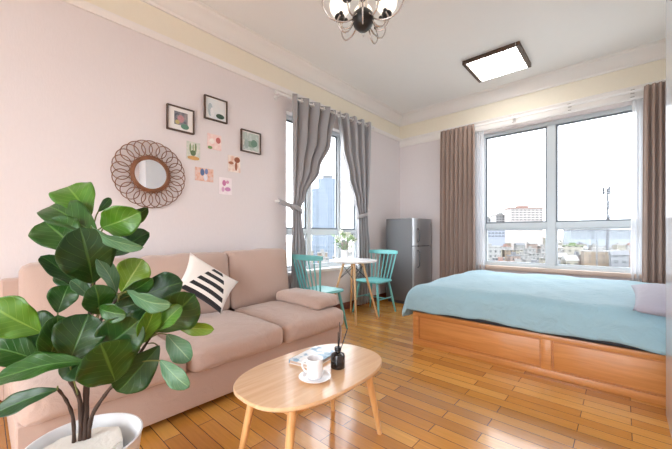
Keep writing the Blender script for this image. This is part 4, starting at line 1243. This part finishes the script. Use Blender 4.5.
for x, z in ((-.1, -12.5), (.2, -19), (-.2, -10)):
    m = MB(); m.sphere((x, -.6, H_+z), 1.15, 6, (1, .5, 1.3)); m.build('dish', sm, ms)
a = at(597, 240, 140)
up = MB(); up.tube([(0, 0, 0), (0, 0, a.z-GZ)], [.28, .18], 8); o = up.build('utility_pole', sm, loc=(a.x, a.y, GZ)); tag(o, 'thin grey pole in front of the tan walled house', 'pole')
# blue glass tower in the side window
gt = facade_mat('tower_glass', rgb(80, 88, 97), rgb(56, 66, 78), 2.0, 3.4, .5)
a = at(325, 178, 260)
tw = thing('glass_tower', 'stepped blue grey glass tower seen through the side window', 'building', (a.x, a.y, GZ), YAW)
h = a.z-GZ
m = MB(); m.box((-5.5, 0, 0), (9.5, 16, h)); m.build('shaft', gt, tw, smooth=0)
m = MB(); m.box((-11, 2, 0), (-5.5, 16, h-8)); m.build('wing', gt, tw, smooth=0)
m = MB(); m.box((-2, 4, h), (6, 12, h+3)); m.build('penthouse', ROOF['grey'], tw, smooth=0)
# low houses, many
rnd2 = random.Random(11)
words = {'white': 'small white city house', 'cream': 'small cream city house', 'pink': 'small pinkish city house', 'grey': 'small grey city house', 'tan': 'small tan city house'}
for dep, n, yb in ((150, 10, 263), (185, 11, 257.5), (230, 13, 252), (290, 14, 247.5), (370, 14, 243.5), (560, 14, 239)):
    for i in range(n):
        px = 476 + (652-476)*(i+.5)/n + rnd2.uniform(-.08, .08)*176/n
        f = rnd2.choice(('white', 'white', 'white', 'cream', 'cream', 'cream', 'pink', 'grey', 'tan'))
        w = rnd2.uniform(.58, .74)*(176/n)/FOC*dep
        if dep < 200 and (580 < px < 632): continue
        house(px, yb+rnd2.uniform(-2.5, 3.5), dep+rnd2.uniform(-3, 3), w, f, rnd2.choice(('pale', 'pale', 'pale', 'pale', 'grey', 'red')), words[f]+' among low rooftops in the back window', f+' houses beyond the back window', gable=rnd2.choice((0, 0, 0, 2.5)), rz=YAW+rnd2.uniform(-.06, .06))
for dep, n, yb in ((150, 4, 260), (200, 4, 254), (270, 5, 248), (370, 5, 243), (500, 5, 239)):
    for i in range(n):
        px = 300 + (362-300)*(i+.5)/n + rnd2.uniform(-.06, .06)*62/n
        if 230 < dep < 300 and 302 < px < 345: continue
        f = rnd2.choice(('white', 'cream', 'cream', 'pink', 'tan'))
        w = rnd2.uniform(.6, .82)*(62/n)/FOC*dep
        house(px, yb+rnd2.uniform(-3, 3), dep+rnd2.uniform(-3, 3), w, f, rnd2.choice(('pale', 'pale', 'pale', 'pale', 'grey', 'red')), words[f]+' among low rooftops in the side window', f+' houses beyond the side window', gable=rnd2.choice((0, 0, 2.5)), rz=YAW+rnd2.uniform(-.06, .06))

# ------------------------------------------------------------------ light
SKY, SKY_REAR = 2.6, 5.4
w = bpy.data.worlds.new('overcast'); scene.world = w; w.use_nodes = True
nt = w.node_tree; bg = nt.nodes['Background']
tc = N(nt, 'ShaderNodeTexCoord'); sp = N(nt, 'ShaderNodeSeparateXYZ'); nt.links.new(tc.outputs['Generated'], sp.inputs[0])
cr = N(nt, 'ShaderNodeValToRGB')
cr.color_ramp.elements[0].position = .45; cr.color_ramp.elements[0].color = (.89, .94, 1, 1)
cr.color_ramp.elements[1].position = .8; cr.color_ramp.elements[1].color = (.88, .935, 1, 1)
nt.links.new(sp.outputs[2], cr.inputs[0]); nt.links.new(cr.outputs[0], bg.inputs[0])
# sky half behind the camera is brightened as added fill for the room
mr = N(nt, 'ShaderNodeMapRange'); mr.interpolation_type = 'SMOOTHSTEP'
mr.inputs['From Min'].default_value = -.5; mr.inputs['From Max'].default_value = .25
mr.inputs['To Min'].default_value = SKY_REAR; mr.inputs['To Max'].default_value = SKY
nt.links.new(sp.outputs[1], mr.inputs['Value']); nt.links.new(mr.outputs[0], bg.inputs[1])
def portal(loc, rot, sx, sy):
    l = bpy.data.lights.new('window_portal', 'AREA'); l.shape = 'RECTANGLE'; l.size = sx; l.size_y = sy
    l.cycles.is_portal = True
    o = bpy.data.objects.new('window_portal', l); COL.objects.link(o); o.location = loc; o.rotation_euler = rot
portal((-.18, (W1[0]+W1[1])/2, (W1[2]+W1[3])/2), (PI/2, 0, -PI/2), W1[1]-W1[0], W1[3]-W1[2])
portal(((W2[0]+W2[1])/2, DY+.18, (W2[2]+W2[3])/2), (-PI/2, 0, 0), W2[1]-W2[0], W2[3]-W2[2])
portal(((W3[0]+W3[1])/2, FY-.18, (W3[2]+W3[3])/2), (PI/2, 0, 0), W3[1]-W3[0], W3[3]-W3[2])

vs_ = scene.view_settings
vs_.view_transform = 'Standard'
try: vs_.look = 'None'
except Exception: pass
vs_.gamma = 1; vs_.use_curve_mapping = False
vs_.exposure = 1.3
scene.cycles.max_bounces = 10
scene.cycles.diffuse_bounces = 6
scene.cycles.transparent_max_bounces = 16
scene.cycles.sample_clamp_indirect = 8
scene.cycles.caustics_reflective = False
scene.cycles.caustics_refractive = False
